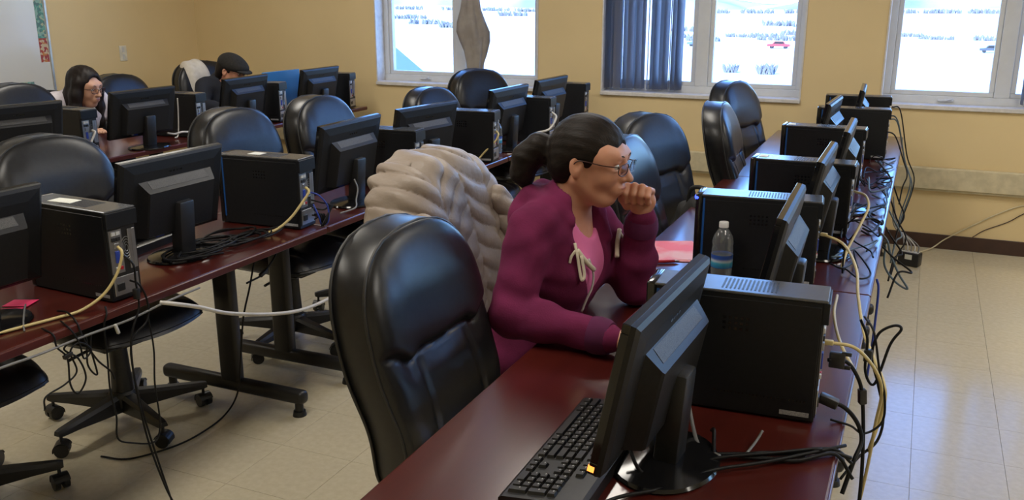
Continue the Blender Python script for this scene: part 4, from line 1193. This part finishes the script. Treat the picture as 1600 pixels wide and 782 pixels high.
# hair pulled back into a low ponytail
def hair_cap(F, H, grow=0.):
    H.ell(F, (-.016, 0, .036), (.106 + grow, .084 + grow, .089 + grow), .01)
    H.ell(F, (-.060, 0, -.015), (.062, .074, .070), .03)
    H.ell(F, (.125, 0, -.025), (.075, .090, .098), .012, 's')     # face
    H.ell(F, (.118, 0, .052), (.042, .064, .040), .010, 's')      # forehead
    for s in (-1, 1): H.ell(F, (.004, s * .098, -.032), (.052, .030, .042), .012, 's')   # ears
    H.ell(F, (-.02, 0, -.13), (.10, .07, .06), .015, 's')
F = Field(axis(-.12, .34, .0035), axis(-.17, .14, .0035), axis(.95, 1.34, .0035))
hair_cap(F, H)
H.cone(F, (-.095, -.004, .000), (-.122, -.010, -.012), .034, .024, .02)
F.chain([H.p(q) for q in ((-.120, -.012, -.012), (-.150, -.020, .006), (-.178, -.028, -.030), (-.182, -.030, -.075), (-.165, -.028, -.108))], [.022, .036, .038, .032, .014], .02)
X = F.xs[:, None, None]; Y = F.ys[None, :, None]; Z = F.zs[None, None, :]
F.v += (.0005 * np.sin(Z * 210 + Y * 150 + 40 * X) + .0004 * np.sin(Y * 330 - Z * 90)).astype(np.float32)
add('hair', F.mesh('hair'), 'hair', wp)
add('hair_tie', B().tube([H.p((-.117 + .006 * math.sin(t), -.011 + .025 * math.cos(t), -.010 + .025 * math.sin(t))) for t in [2 * PI * q / 18 for q in range(18)]], .005, 6, closed=True).smooth(), 'bag_black', wp)

# ---- two people at the whiteboard-side row
def seated(loc, yaw, label, head_c, head_R, J, top_m, skin_m, hair_kind, glasses, scale=1.):
    t = thing('person', label, 'person', (*loc, 0), R_(yaw)); t.scale = (scale,) * 3
    H = Head(head_c, head_R)
    hc = np.array(head_c)
    F = Field(axis(-.26, .60, .011, (hc[0] - .13, hc[0] + .13), .0042), axis(-.36, .36, .011, (hc[1] - .1, hc[1] + .1), .0042), axis(-.01, hc[2] + .16, .011, (hc[2] - .13, hc[2] + .15), .0042))
    fem = hair_kind == 'long'
    torso(F, J, 0, .05, fem); limb(F, J, 'R'); limb(F, J, 'L'); legs(F, J); feet(F, J)
    F.cone(np.array(J['nk']) - (.02, 0, .05), H.p((-.030, 0, -.050)), .058, .052, .02)
    head_shape(F, H, fem); flat_hand(F, J, 'R'); flat_hand(F, J, 'L')
    add('body', F.mesh('body'), skin_m, t)
    face_parts(t, H, glasses)
    F = Field(axis(-.28, .52, .010), axis(-.40, .40, .010), axis(.44, 1.12, .010))
    torso(F, J, .014, .05, fem); limb(F, J, 'R', .014); limb(F, J, 'L', .014); wrinkle(F, .003, 2.2)
    F.cone(np.array(J['nk']) - (.02, 0, .02), H.p((-.02, 0, -.05)), .060, .07, .01, 's'); F.ell(np.array(J['nk']) + (.05, 0, -.01), (.06, .05, .06), .01, 's')
    add('top', F.mesh('top'), top_m, t)
    F = Field(axis(-.2, .60, .012), axis(-.30, .30, .012), axis(.05, .78, .012)); F.ell(J['pel'], (.13, .175, .12), .05, 'u', .008); legs(F, J, .012)
    add('trousers', F.mesh('trousers'), 'jeans', t)
    F = Field(axis(.30, .72, .010), axis(-.2, .2, .010), axis(-.01, .2, .010)); feet(F, J, .008); F.v = np.maximum(F.v, (.004 - F.zs)[None, None, :])
    add('shoes', F.mesh('shoes'), 'shoe', t)
    F = Field(axis(hc[0] - .22, hc[0] + .2, .005), axis(hc[1] - .22, hc[1] + .22, .005), axis(hc[2] - .34, hc[2] + .2, .005))
    if hair_kind == 'long':
        H.ell(F, (-.018, 0, .045), (.112, .092, .096), .01)
        H.ell(F, (-.055, 0, -.04), (.070, .088, .11), .03)
        for s in (-1, 1):
            F.chain([H.p((.010, s * .078, .040)), H.p((.012, s * .092, -.040)), H.p((.020, s * .100, -.13)), H.p((.030, s * .098, -.23)), H.p((.04, s * .085, -.29))], [.036, .036, .038, .036, .018], .03)
            F.chain([H.p((-.05, s * .06, -.05)), H.p((-.075, s * .07, -.16)), H.p((-.09, s * .06, -.27))], [.05, .055, .03], .03)
        H.ell(F, (.115, 0, -.035), (.085, .068, .100), .014, 's'); H.ell(F, (.108, -.010, .058), (.052, .058, .044), .014, 's')
        X = F.xs[:, None, None]; Y = F.ys[None, :, None]; F.v += (.0006 * np.sin(X * 170 + Y * 120) + .0005 * np.sin(Y * 240)).astype(np.float32)
        add('hair', F.mesh('hair'), 'hair_straight', t)
    else:
        hair_cap(F, H); H.ell(F, (-.075, 0, -.06), (.040, .065, .055), .02)
        add('hair', F.mesh('hair'), 'hair_straight', t)
        F = Field(axis(hc[0] - .2, hc[0] + .22, .005), axis(hc[1] - .18, hc[1] + .18, .005), axis(hc[2] - .1, hc[2] + .2, .005))
        H.ell(F, (-.014, 0, .052), (.107, .090, .080), .01); H.ell(F, (.046, 0, .050), (.080, .078, .040), .05)
        H.ell(F, (.0, 0, -.052), (.22, .2, .072), .012, 's')
        co = add('flat_cap', F.mesh('flat_cap'), 'cap_wool', t)
        F = Field(axis(hc[0] - .0, hc[0] + .24, .004), axis(hc[1] - .14, hc[1] + .14, .004), axis(hc[2] - .06, hc[2] + .14, .004))
        H.ell(F, (.102, 0, .030), (.056, .074, .016), .01); H.ell(F, (.090, 0, .012), (.070, .080, .016), .01, 's')
        add('cap_peak', F.mesh('cap_peak'), 'cap_wool', co)
    return t
J2 = dict(pel=(.0, 0, .60), bel=(.035, 0, .72), che=(.090, 0, .84), shR=(.110, -.165, .940), elR=(.170, -.250, .800), wrR=(.390, -.190, .790),
          shL=(.110, .165, .940), elL=(.170, .240, .800), wrL=(.390, .150, .790), nk=(.150, 0, 1.0), hip=(.03, .085, .565), kn=(.40, .095, .545), an=(.42, .10, .10), ly=0)
seated((-5.13, 4.34), -6, 'person with long dark hair, glasses and a pale lavender top', (.225, 0, 1.030), rotm(12, 12, 0), J2, 'white_knit', 'skin_pale', 'long', 'thick')
J3 = dict(J2); J3['ly'] = 0
seated((-5.00, 5.58), -8, 'person in a dark flat cap, glasses and dark shirt', (.235, 0, 1.050), rotm(16, 18, 0), J3, 'dark_shirt', 'skin', 'short', 'thin')

# ------------------------------------------------------------------ puffer jacket over the chair back, white cloth on another chair
jk = thing('puffer_jacket', 'beige quilted puffer jacket draped over a chair back', 'jacket', chairs[1].location.copy(), chairs[1].rotation_euler[2])
def draped(xs, ys, zs, ry, rz, zc, ht, quilt=0., slope=0., expo=3.0, yoff=0.):
    F = Field(xs, ys, zs); X = F.xs[:, None, None]; Y = F.ys[None, :, None]; Z = F.zs[None, None, :]
    v = np.clip((Z - ZB0) / (ZB1 - ZB0), 0, 1.1); xc = -.200 - .112 * v ** 1.2 + .018
    zz = Z - zc - slope * Y; Y = Y - yoff
    dyz = ((np.abs(Y) / ry) ** expo + (np.abs(zz) / rz) ** expo) ** (1 / expo) - 1; dyz = dyz * min(ry, rz)
    dx = np.abs(X - xc) - ht
    k = .09; h = np.clip(.5 - .5 * (dx - dyz) / k, 0, 1); d = dx * (1 - h) + dyz * h + k * h * (1 - h)
    if quilt:
        wcol = .138; cy = Y + .03 * np.sin(Z * 6); col = np.floor(cy / wcol); fr = cy / wcol - col - .5
        sgn = np.where(np.mod(col, 2) == 0, 1., -1.)
        ph = (Z + sgn * fr * .080 + .012 * np.sin(Y * 23 + col)) / .076 + .37 * col
        puff = np.abs(np.sin(PI * ph)) ** .32 * np.clip(np.cos(PI * fr), 0, 1) ** .17
        d = d - quilt * puff + .004 * np.sin(Y * 40 + Z * 55) * np.sin(Z * 33 + X * 30)
    F.v = d.astype(np.float32); return F
F = draped(axis(-.46, .02, .005), axis(-.40, .40, .005), axis(.40, 1.20, .005), .305, .40, .735, .102, .013)
add('jacket_shell', F.mesh('jacket_shell'), 'jacket', jk)
def quilted_roll(pts, rs, seed):
    P = np.array(pts); F = Field(axis(P[:, 0].min() - .09, P[:, 0].max() + .09, .006), axis(P[:, 1].min() - .09, P[:, 1].max() + .09, .006), axis(P[:, 2].min() - .09, P[:, 2].max() + .09, .006))
    F.chain(pts, rs, .02); X = F.xs[:, None, None]; Y = F.ys[None, :, None]; Z = F.zs[None, None, :]
    F.v -= (.010 * np.abs(np.sin(PI * (Z + Y * .5 + seed) / .065)) ** .5 - .004).astype(np.float32); return F
add('hood', quilted_roll([(-.150, -.275, .985), (-.140, -.300, .92), (-.145, -.305, .84), (-.150, -.290, .76)], [.028, .044, .046, .030], .01).mesh('hood'), 'jacket', jk)
add('sleeve', quilted_roll([(-.150, .19, .98), (-.125, .25, .88), (-.120, .28, .74), (-.13, .28, .60)], [.03, .055, .055, .045], .03).mesh('sleeve'), 'jacket', jk)
wc = thing('white_cloth', 'white cloth draped over a dark chair beside the capped man', 'cloth', chairs[15].location.copy(), chairs[15].rotation_euler[2])
F = draped(axis(-.42, .0, .008), axis(-.3, .2, .008), axis(.74, 1.18, .008), .120, .16, .955, .085, 0, 0, 2.6, -.075); F.v += (.004 * np.sin(F.ys[None, :, None] * 55 + F.zs[None, None, :] * 12) * np.ones_like(F.v)).astype(np.float32)
add('cloth', F.mesh('cloth'), 'white_cloth', wc)

# ------------------------------------------------------------------ cables and the floor box
def wire(label, pts, r, m, parts=(), group=None, name='cable'):
    t = thing(name, label, 'cable', pts[0], 0, group); o0 = Vector(pts[0])
    add('cord', B().tube(spline([Vector(p) - o0 for p in pts], 8), r, 7).smooth(), m, t)
    for nm, p, d, size, pm in parts:
        d = Vector(d).normalized(); q = d.to_track_quat('X', 'Z').to_matrix().to_4x4(); q.translation = Vector(p) - o0
        a, b_, c_ = size
        add(nm, SM(B().box(-a, a, -b_, b_, -c_, c_, bev=min(size) * .35, seg=2, M=q), nm), pm, t)
    return t
Yl, Bk, Gr, Wh, Sl = 'cable_yellow', 'cable_black', 'cable_grey', 'cable_white', 'cable_slate'
NET = 'pale yellow network cables'
# keyboard row
wire('pale yellow network cable looping from the vent-slotted tower past the table edge', [(-.122, 1.905, .912), (-.069, 1.93, .899), (-.028, 1.95, .853), (-.007, 1.98, .79), (-.012, 2.0, .70), (-.02, 2.05, .55), (-.04, 2.1, .35), (-.08, 2.2, .03)], .0038, Yl, [('plug', (-.120, 1.905, .912), (1, 0, 0), (.010, .006, .005), 'cable_yellow')], NET)
wire('pale yellow network cable running forward from the tower with the glowing light', [(-.226, 2.86, .905), (-.161, 2.80, .895), (-.111, 2.6, .882), (-.091, 2.4, .868), (-.062, 2.2, .842), (-.031, 2.1, .815), (-.006, 2.02, .795), (.0, 2.0, .75), (-.02, 2.03, .62)], .0042, Yl, [('plug', (-.224, 2.858, .905), (1, -.3, 0), (.010, .006, .005), 'cable_yellow')], NET)
wire('pale yellow network cable arching off the tower behind the lit one', [(-.186, 3.55, .908), (-.144, 3.50, .905), (-.126, 3.4, .885), (-.141, 3.3, .846), (-.167, 3.15, .790), (-.175, 3.05, .748)], .0048, Yl, (), NET)
wire('grey network cable crossing between the lit tower and its cables', [(-.06, 2.02, .80), (-.115, 2.25, .79), (-.15, 2.5, .775), (-.16, 2.72, .76)], .0042, Yl, (), NET)
wire('black video cable with a screw plug and ferrite bead hanging off the vent-slotted tower', [(-.118, 1.905, .873), (-.082, 1.92, .869), (-.057, 1.94, .83), (-.044, 1.95, .784), (-.032, 1.95, .681), (-.026, 1.95, .539), (-.03, 1.96, .3), (-.05, 2.0, .02)], .0042, Bk,
     [('video_plug', (-.100, 1.912, .873), (1, 0, 0), (.016, .008, .017), 'black_plastic'), ('thumb_screw', (-.082, 1.914, .888), (1, 0, 0), (.010, .004, .004), 'black_plastic'), ('thumb_screw', (-.082, 1.914, .858), (1, 0, 0), (.010, .004, .004), 'black_plastic'), ('ferrite_bead', (-.044, 1.95, .784), (.1, .05, -1), (.017, .008, .008), 'black_plastic')])
wire('black power cable from the bottom of the vent-slotted tower', [(-.126, 1.90, .784), (-.080, 1.91, .772), (-.049, 1.925, .735), (-.035, 1.92, .695), (-.045, 1.88, .665), (-.06, 1.85, .60)], .0048, Bk, [('power_plug', (-.108, 1.903, .782), (1, 0, -.3), (.020, .012, .010), 'black_plastic')])
wire('black looped cable tied up beyond the table edge by the vent-slotted tower', [(-.067, 2.05, .922), (-.049, 2.05, .879), (-.046, 2.05, .803), (-.024, 2.05, .776), (-.002, 2.05, .872), (.017, 2.05, .912), (-.0, 2.06, .914), (-.028, 2.06, .89), (-.036, 2.06, .836), (-.017, 2.05, .778), (.002, 2.05, .703), (-.005, 2.05, .639), (-.04, 2.0, .614), (-.07, 1.95, .58)], .0032, Bk, [('cable_tie', (-.044, 2.052, .84), (0, 0, 1), (.014, .009, .009), 'black_plastic')])
wire('thin black cable circling below the vent-slotted tower', [(-.100, 1.89, .746), (-.06, 1.90, .735), (-.032, 1.95, .699), (.001, 1.97, .724), (0, 1.98, .779), (-.016, 1.98, .836), (-.036, 2.0, .914), (-.06, 2.05, .93)], .0026, Bk)
TB = 'black leads trailing across the keyboard table'
for k, (pts, r) in enumerate((([(-.047, 1.752, .735), (-.09, 1.735, .747), (-.172, 1.69, .748), (-.253, 1.655, .747), (-.322, 1.623, .748), (-.36, 1.61, .75)], .0040),
                 ([(-.04, 1.735, .70), (-.078, 1.73, .748), (-.147, 1.672, .747), (-.251, 1.643, .75), (-.322, 1.568, .747), (-.394, 1.50, .75), (-.45, 1.55, .80)], .0038),
                 ([(-.06, 1.768, .752), (-.19, 1.640, .752), (-.284, 1.564, .75), (-.346, 1.473, .748), (-.42, 1.40, .748), (-.47, 1.30, .747)], .0036),
                 ([(-.045, 1.76, .72), (-.085, 1.742, .752), (-.18, 1.675, .756), (-.27, 1.62, .754), (-.30, 1.60, .748)], .0034),
                 ([(-.100, 1.725, .756), (-.16, 1.70, .748), (-.21, 1.66, .757), (-.25, 1.64, .750), (-.19, 1.66, .748), (-.13, 1.70, .747)], .0030))):
    wire('black lead trailing across the keyboard table to the monitor foot', pts, r, Bk, (), TB)
wire('grey video cable with a pale ferrite bead beside the monitor neck', [(-.405, 1.66, .90), (-.395, 1.74, .85), (-.372, 1.74, .80), (-.350, 1.70, .765), (-.325, 1.655, .749), (-.28, 1.63, .748)], .0040, Gr, [('ferrite_bead', (-.378, 1.742, .815), (.4, 0, -.9), (.016, .009, .009), 'cable_grey')])
wire('black cable stub hooked up from the lead bundle', [(-.293, 1.635, .748), (-.300, 1.665, .76), (-.305, 1.685, .775), (-.312, 1.70, .765)], .004, Bk)
wire('thin cut cable end sticking up from the lead bundle', [(-.235, 1.656, .750), (-.224, 1.70, .758), (-.216, 1.725, .772)], .0028, Gr)
# tangles behind the further towers of that row
HG = 'dark cables bunched behind the towers'
rr = random.Random(11)
for k in range(15):
    y0 = 3.0 + 2.4 * k / 14 + rr.uniform(-.08, .08); pts = [(-.17 + rr.uniform(-.02, .02), y0, .752 + rr.uniform(0, .10))]
    x, y, z = pts[0]
    for j in range(6):
        x = max(-.21, min(-.085, x + rr.uniform(-.07, .08))); y += rr.uniform(-.22, .20); y = max(2.95, min(5.6, y)); pts.append((x, y, .749 + abs(rr.gauss(0, .016))))
    wire('dark cable lying tangled on the table behind the row of towers', pts, rr.choice((.0030, .0036, .0042)), rr.choice((Bk, Bk, Bk, Sl)), (), HG)
for k, (y0, zt, zb, dx) in enumerate(((5.42, .97, .40, .06), (5.95, .96, .26, .08), (5.30, .90, .55, .04), (5.6, .93, .34, .07), (4.9, .76, .42, .05), (4.6, .75, .36, .07), (4.3, .75, .5, .05), (3.95, .75, .52, .06), (3.6, .75, .56, .10))):
    wire('dark cable dropping over the table edge behind the row of towers', [(-.150, y0, zt), (-.100, y0 - .03, zt - .02), (-.060 + dx * .3, y0 - .05, (zt * .6 + zb * .4)), (-.06 + dx, y0 - .10, zb * .6 + zt * .4), (-.055 + dx * .5, y0 - .14, zb + .08), (-.05 + dx * .2, y0 - .2, zb)], .0038, Bk if k % 3 else Sl, (), 'dark cables dropping behind the table')
wire('slate grey cable looped beyond the table edge above the floor', [(-.086, 3.62, .748), (-.055, 3.6, .72), (-.037, 3.6, .664), (0, 3.6, .593), (.034, 3.6, .542), (-.013, 3.6, .566), (-.055, 3.6, .624), (-.06, 3.62, .70)], .004, Sl)
wire('blue cable hanging straight down at the joint of two tables', [(-.064, 3.0, .742), (-.055, 3.0, .70), (-.055, 3.0, .55), (-.06, 3.0, .40)], .004, 'port_blue')
# power box on the floor below the windows
pb = thing('power_box', 'black power box with a white sticker on the floor below the windows', 'power box', (.048, 5.93, 0), R_(-18))
add('box_shell', SM(B().box(-.062, .062, -.035, .035, .003, .085, bev=.006, seg=2), 'box'), 'black_plastic', pb)
add('sticker', B().box(-.02, .022, -.0362, -.034, .045, .075), 'paper_label', pb)
add('outlet_strip', B().box(-.05, .05, -.02, .02, .085, .088), 'port_white', pb)
for k in range(5):
    xx = .01 + k * .020
    wire('pale cord arching from the power box up behind the table', [(xx, 5.945 - k * .007, .09), (xx - .005, 5.95, .125), (-.01 + k * .004, 5.98, .18), (-.05 + k * .003, 6.0, .205), (-.075, 6.02, .26 + k * .02), (-.085, 6.03, .40)], .0042, Wh if k % 2 else Gr, (), 'pale cords of the power box')
wire('pale cord lying along the baseboard and up the wall below the right window', [(.07, 6.20, .006), (.17, 6.36, .012), (.235, 6.408, .06), (.301, 6.414, .109), (.42, 6.422, .19), (.533, 6.424, .264), (.667, 6.424, .331), (.9, 6.424, .38)], .0042, 'raceway')
wire('thin brown cord drooping on the wall below the right window', [(.404, 6.41, .10), (.47, 6.424, .15), (.593, 6.424, .216), (.674, 6.424, .278), (.85, 6.424, .39)], .003, 'baseboard')
# middle row
wire('pale yellow network cable lying across the table with the pink notes', [(-2.066, 1.862, .912), (-2.045, 1.855, .895), (-2.052, 1.835, .84), (-2.075, 1.80, .785), (-2.105, 1.745, .751), (-2.128, 1.68, .746), (-2.155, 1.58, .746), (-2.19, 1.44, .746), (-2.22, 1.3, .746)], .0044, Yl, (), NET)
wire('pale yellow network cable drooping from the tower with a white label', [(-2.098, 2.80, .905), (-2.080, 2.795, .89), (-2.095, 2.775, .855), (-2.125, 2.74, .80), (-2.160, 2.70, .76), (-2.19, 2.66, .747)], .0052, Yl, (), NET)
wire('pale yellow network cable hooked on the tower across from the puffer jacket', [(-2.075, 3.63, .915), (-2.056, 3.625, .905), (-2.058, 3.61, .88), (-2.09, 3.57, .84), (-2.13, 3.52, .79), (-2.15, 3.47, .747)], .0050, Yl, (), NET)
wire('pale yellow network cable from the tower with a white paper', [(-2.045, 4.41, .908), (-2.028, 4.40, .89), (-2.045, 4.385, .85), (-2.09, 4.36, .80), (-2.13, 4.34, .747)], .0050, Yl, (), NET)
wire('long pale cable drooping off a middle row tower near the window end', [(-2.012, 5.13, .928), (-1.975, 5.11, .90), (-1.998, 5.06, .836), (-2.06, 5.0, .815), (-2.10, 4.95, .775), (-2.11, 4.90, .747)], .0065, Wh)
wire('white cable hanging below the middle row table edge near the window end', [(-2.11, 4.88, .747), (-2.050, 4.86, .742), (-2.045, 4.85, .70), (-2.05, 4.83, .60), (-2.06, 4.80, .45)], .0045, Wh)
wire('black cables hanging down to the floor beside the wheeled chair base', [(-2.066, 1.873, .886), (-2.03, 1.876, .86), (-2.03, 1.878, .807), (-2.03, 1.879, .728), (-2.03, 1.843, .661), (-2.03, 1.831, .585), (-2.03, 1.836, .461), (-2.03, 1.856, .304), (-2.03, 1.90, .128), (-2.02, 1.93, .03)], .0032, Bk, [('ferrite_bead', (-2.03, 1.876, .77), (0, 0, 1), (.016, .008, .008), 'black_plastic')])
wire('black cable swinging wide then down beside the wheeled chair base', [(-2.07, 1.895, .80), (-2.04, 1.899, .79), (-2.045, 1.927, .73), (-2.045, 1.918, .672), (-2.045, 1.856, .633), (-2.045, 1.844, .556), (-2.045, 1.86, .405), (-2.045, 1.898, .214), (-2.03, 1.93, .02)], .0032, Bk)
wire('thin black cable in a long loop under the table with the pink notes', [(-2.075, 1.80, .748), (-2.05, 1.78, .735), (-2.055, 1.77, .70), (-2.055, 1.769, .623), (-2.055, 1.763, .506), (-2.055, 1.773, .42), (-2.055, 1.768, .35), (-2.055, 1.818, .311), (-2.055, 1.903, .275), (-2.055, 1.932, .328), (-2.055, 1.929, .458), (-2.06, 1.945, .569), (-2.075, 1.95, .68)], .0028, Bk)
wire('black cable knotted below the edge of the table with the pink notes', [(-2.09, 1.60, .748), (-2.05, 1.60, .735), (-2.045, 1.602, .70), (-2.045, 1.629, .658), (-2.045, 1.627, .583), (-2.045, 1.647, .546), (-2.04, 1.675, .583), (-2.04, 1.659, .647), (-2.05, 1.627, .687), (-2.045, 1.694, .70), (-2.045, 1.691, .615), (-2.045, 1.718, .576), (-2.045, 1.708, .657), (-2.05, 1.72, .70)], .0027, Bk, [('plug', (-2.045, 1.632, .665), (0, 1, .2), (.014, .006, .006), 'black_plastic')])
wire('black cable with a loose end dangling near the pink notes', [(-2.09, 1.66, .749), (-2.048, 1.652, .735), (-2.042, 1.67, .69), (-2.042, 1.679, .639), (-2.04, 1.704, .658), (-2.042, 1.671, .689), (-2.045, 1.641, .672), (-2.045, 1.653, .611), (-2.045, 1.612, .589), (-2.045, 1.548, .578), (-2.045, 1.539, .545)], .0026, Bk)
wire('black cable crossing over the yellow one beside the pink notes', [(-2.16, 1.71, .752), (-2.11, 1.70, .758), (-2.06, 1.685, .742), (-2.045, 1.69, .69), (-2.04, 1.72, .62), (-2.04, 1.76, .57), (-2.04, 1.77, .54)], .0028, Bk)
wire('grey cable with a white clip running under the table edge', [(-2.05, 1.30, .705), (-2.045, 1.439, .705), (-2.045, 1.551, .700), (-2.045, 1.695, .700), (-2.045, 1.853, .695), (-2.045, 2.0, .704), (-2.05, 2.15, .704)], .0036, Gr, [('clip', (-2.040, 1.80, .685), (0, .3, -1), (.016, .004, .004), 'port_white')])
wire('thick white cable sagging below the middle row tables', [(-2.05, 1.98, .708), (-2.02, 2.004, .700), (-2.02, 2.106, .657), (-2.02, 2.248, .589), (-2.02, 2.475, .513), (-2.02, 2.66, .475), (-2.02, 2.86, .475), (-2.03, 3.05, .52), (-2.05, 3.2, .62), (-2.06, 3.3, .70)], .0068, Wh)
wire('black cable running down the table leg and across the floor', [(-2.2, 2.62, .705), (-2.2, 2.597, .651), (-2.2, 2.561, .562), (-2.2, 2.512, .452), (-2.22, 2.50, .28), (-2.30, 2.56, .12), (-2.38, 2.58, .012), (-2.36, 2.45, .006), (-2.37, 2.30, .006), (-2.45, 2.15, .006), (-2.56, 2.12, .006)], .0036, Bk)
wire('short black cable with a clip hooked under the middle row table', [(-2.25, 2.85, .705), (-2.25, 2.782, .621), (-2.25, 2.72, .580), (-2.25, 2.698, .566), (-2.25, 2.605, .560)], .0040, Bk, [('clip', (-2.25, 2.705, .572), (0, 1, .3), (.022, .007, .007), 'black_plastic')])
for k in range(4):
    d = .012 * k
    wire('dark cable looping down the back of the white-labelled middle tower', [(-2.098, 2.83, .88 - .03 * k), (-2.065, 2.838 + d, .868 - .03 * k), (-2.055, 2.874 + d, .82), (-2.058, 2.877 - d, .758), (-2.07, 2.851, .750), (-2.065, 2.827 + d, .79), (-2.085, 2.825, .835 - .02 * k)], .0032, Bk if k else 'port_blue', (), 'cables behind the white-labelled tower')
for k in range(5):
    a = rr.uniform(0, 6); cx, cy = -2.24 + rr.uniform(-.05, .04), 2.42 + rr.uniform(-.1, .16)
    wire('dark cable tangled round the foot of the middle row monitor', [(cx + (.06 + .02 * j / 9) * math.cos(a + j * 1.1), cy + (.12 + .02 * rr.random()) * math.sin(a + j * 1.1), .752 + .018 * rr.random()) for j in range(9)], .0036, Bk, (), 'cables round the middle row monitor foot')
for k in range(4):
    a = rr.uniform(0, 6); cx, cy = -2.19 + rr.uniform(-.02, .02), 2.57 + rr.uniform(-.06, .06)
    wire('dark coiled cable lying in front of the white-labelled middle tower', [(cx + .045 * math.cos(a + j * 1.2), cy + .11 * math.sin(a + j * 1.2), .750 + .014 * rr.random()) for j in range(8)], .0036, Bk, (), 'coiled cables on the middle row')
wire('grey cable drooping from a monitor to the table by the puffer jacket', [(-2.145, 3.20, .86), (-2.13, 3.20, .82), (-2.12, 3.17, .78), (-2.10, 3.13, .755), (-2.12, 3.05, .747)], .0036, Gr)
wire('thin grey lead standing beside the pink notes', [(-2.30, 1.72, .748), (-2.23, 1.66, .755), (-2.16, 1.60, .748), (-2.12, 1.57, .747)], .0026, Gr)
# whiteboard-side row
wire('thin white cable hanging down the tower by the white cloth', [(-4.20, 4.375, .99), (-4.20, 4.372, .93), (-4.205, 4.37, .85), (-4.21, 4.36, .76), (-4.21, 4.33, .748)], .004, Wh)
wire('pale cable looped on the table by the white-plugged monitor', [(-4.14, 4.20, .80), (-4.12, 4.24, .79), (-4.11, 4.30, .795), (-4.09, 4.38, .78), (-4.085, 4.42, .752)], .006, Wh)
wire('white cable hooked behind the tower of the woman in glasses', [(-4.08, 3.60, .90), (-4.06, 3.60, .89), (-4.06, 3.58, .86), (-4.07, 3.55, .80)], .006, Wh)
for q in (('port_white', -.085, -.02), ('port_white', -.045, .0)):
    add('white_plug', B().box(.028, .040, q[1] - .010, q[1] + .010, -.105 + q[2], -.085 + q[2], bev=.002, M=Mt), 'port_white', mons[13])
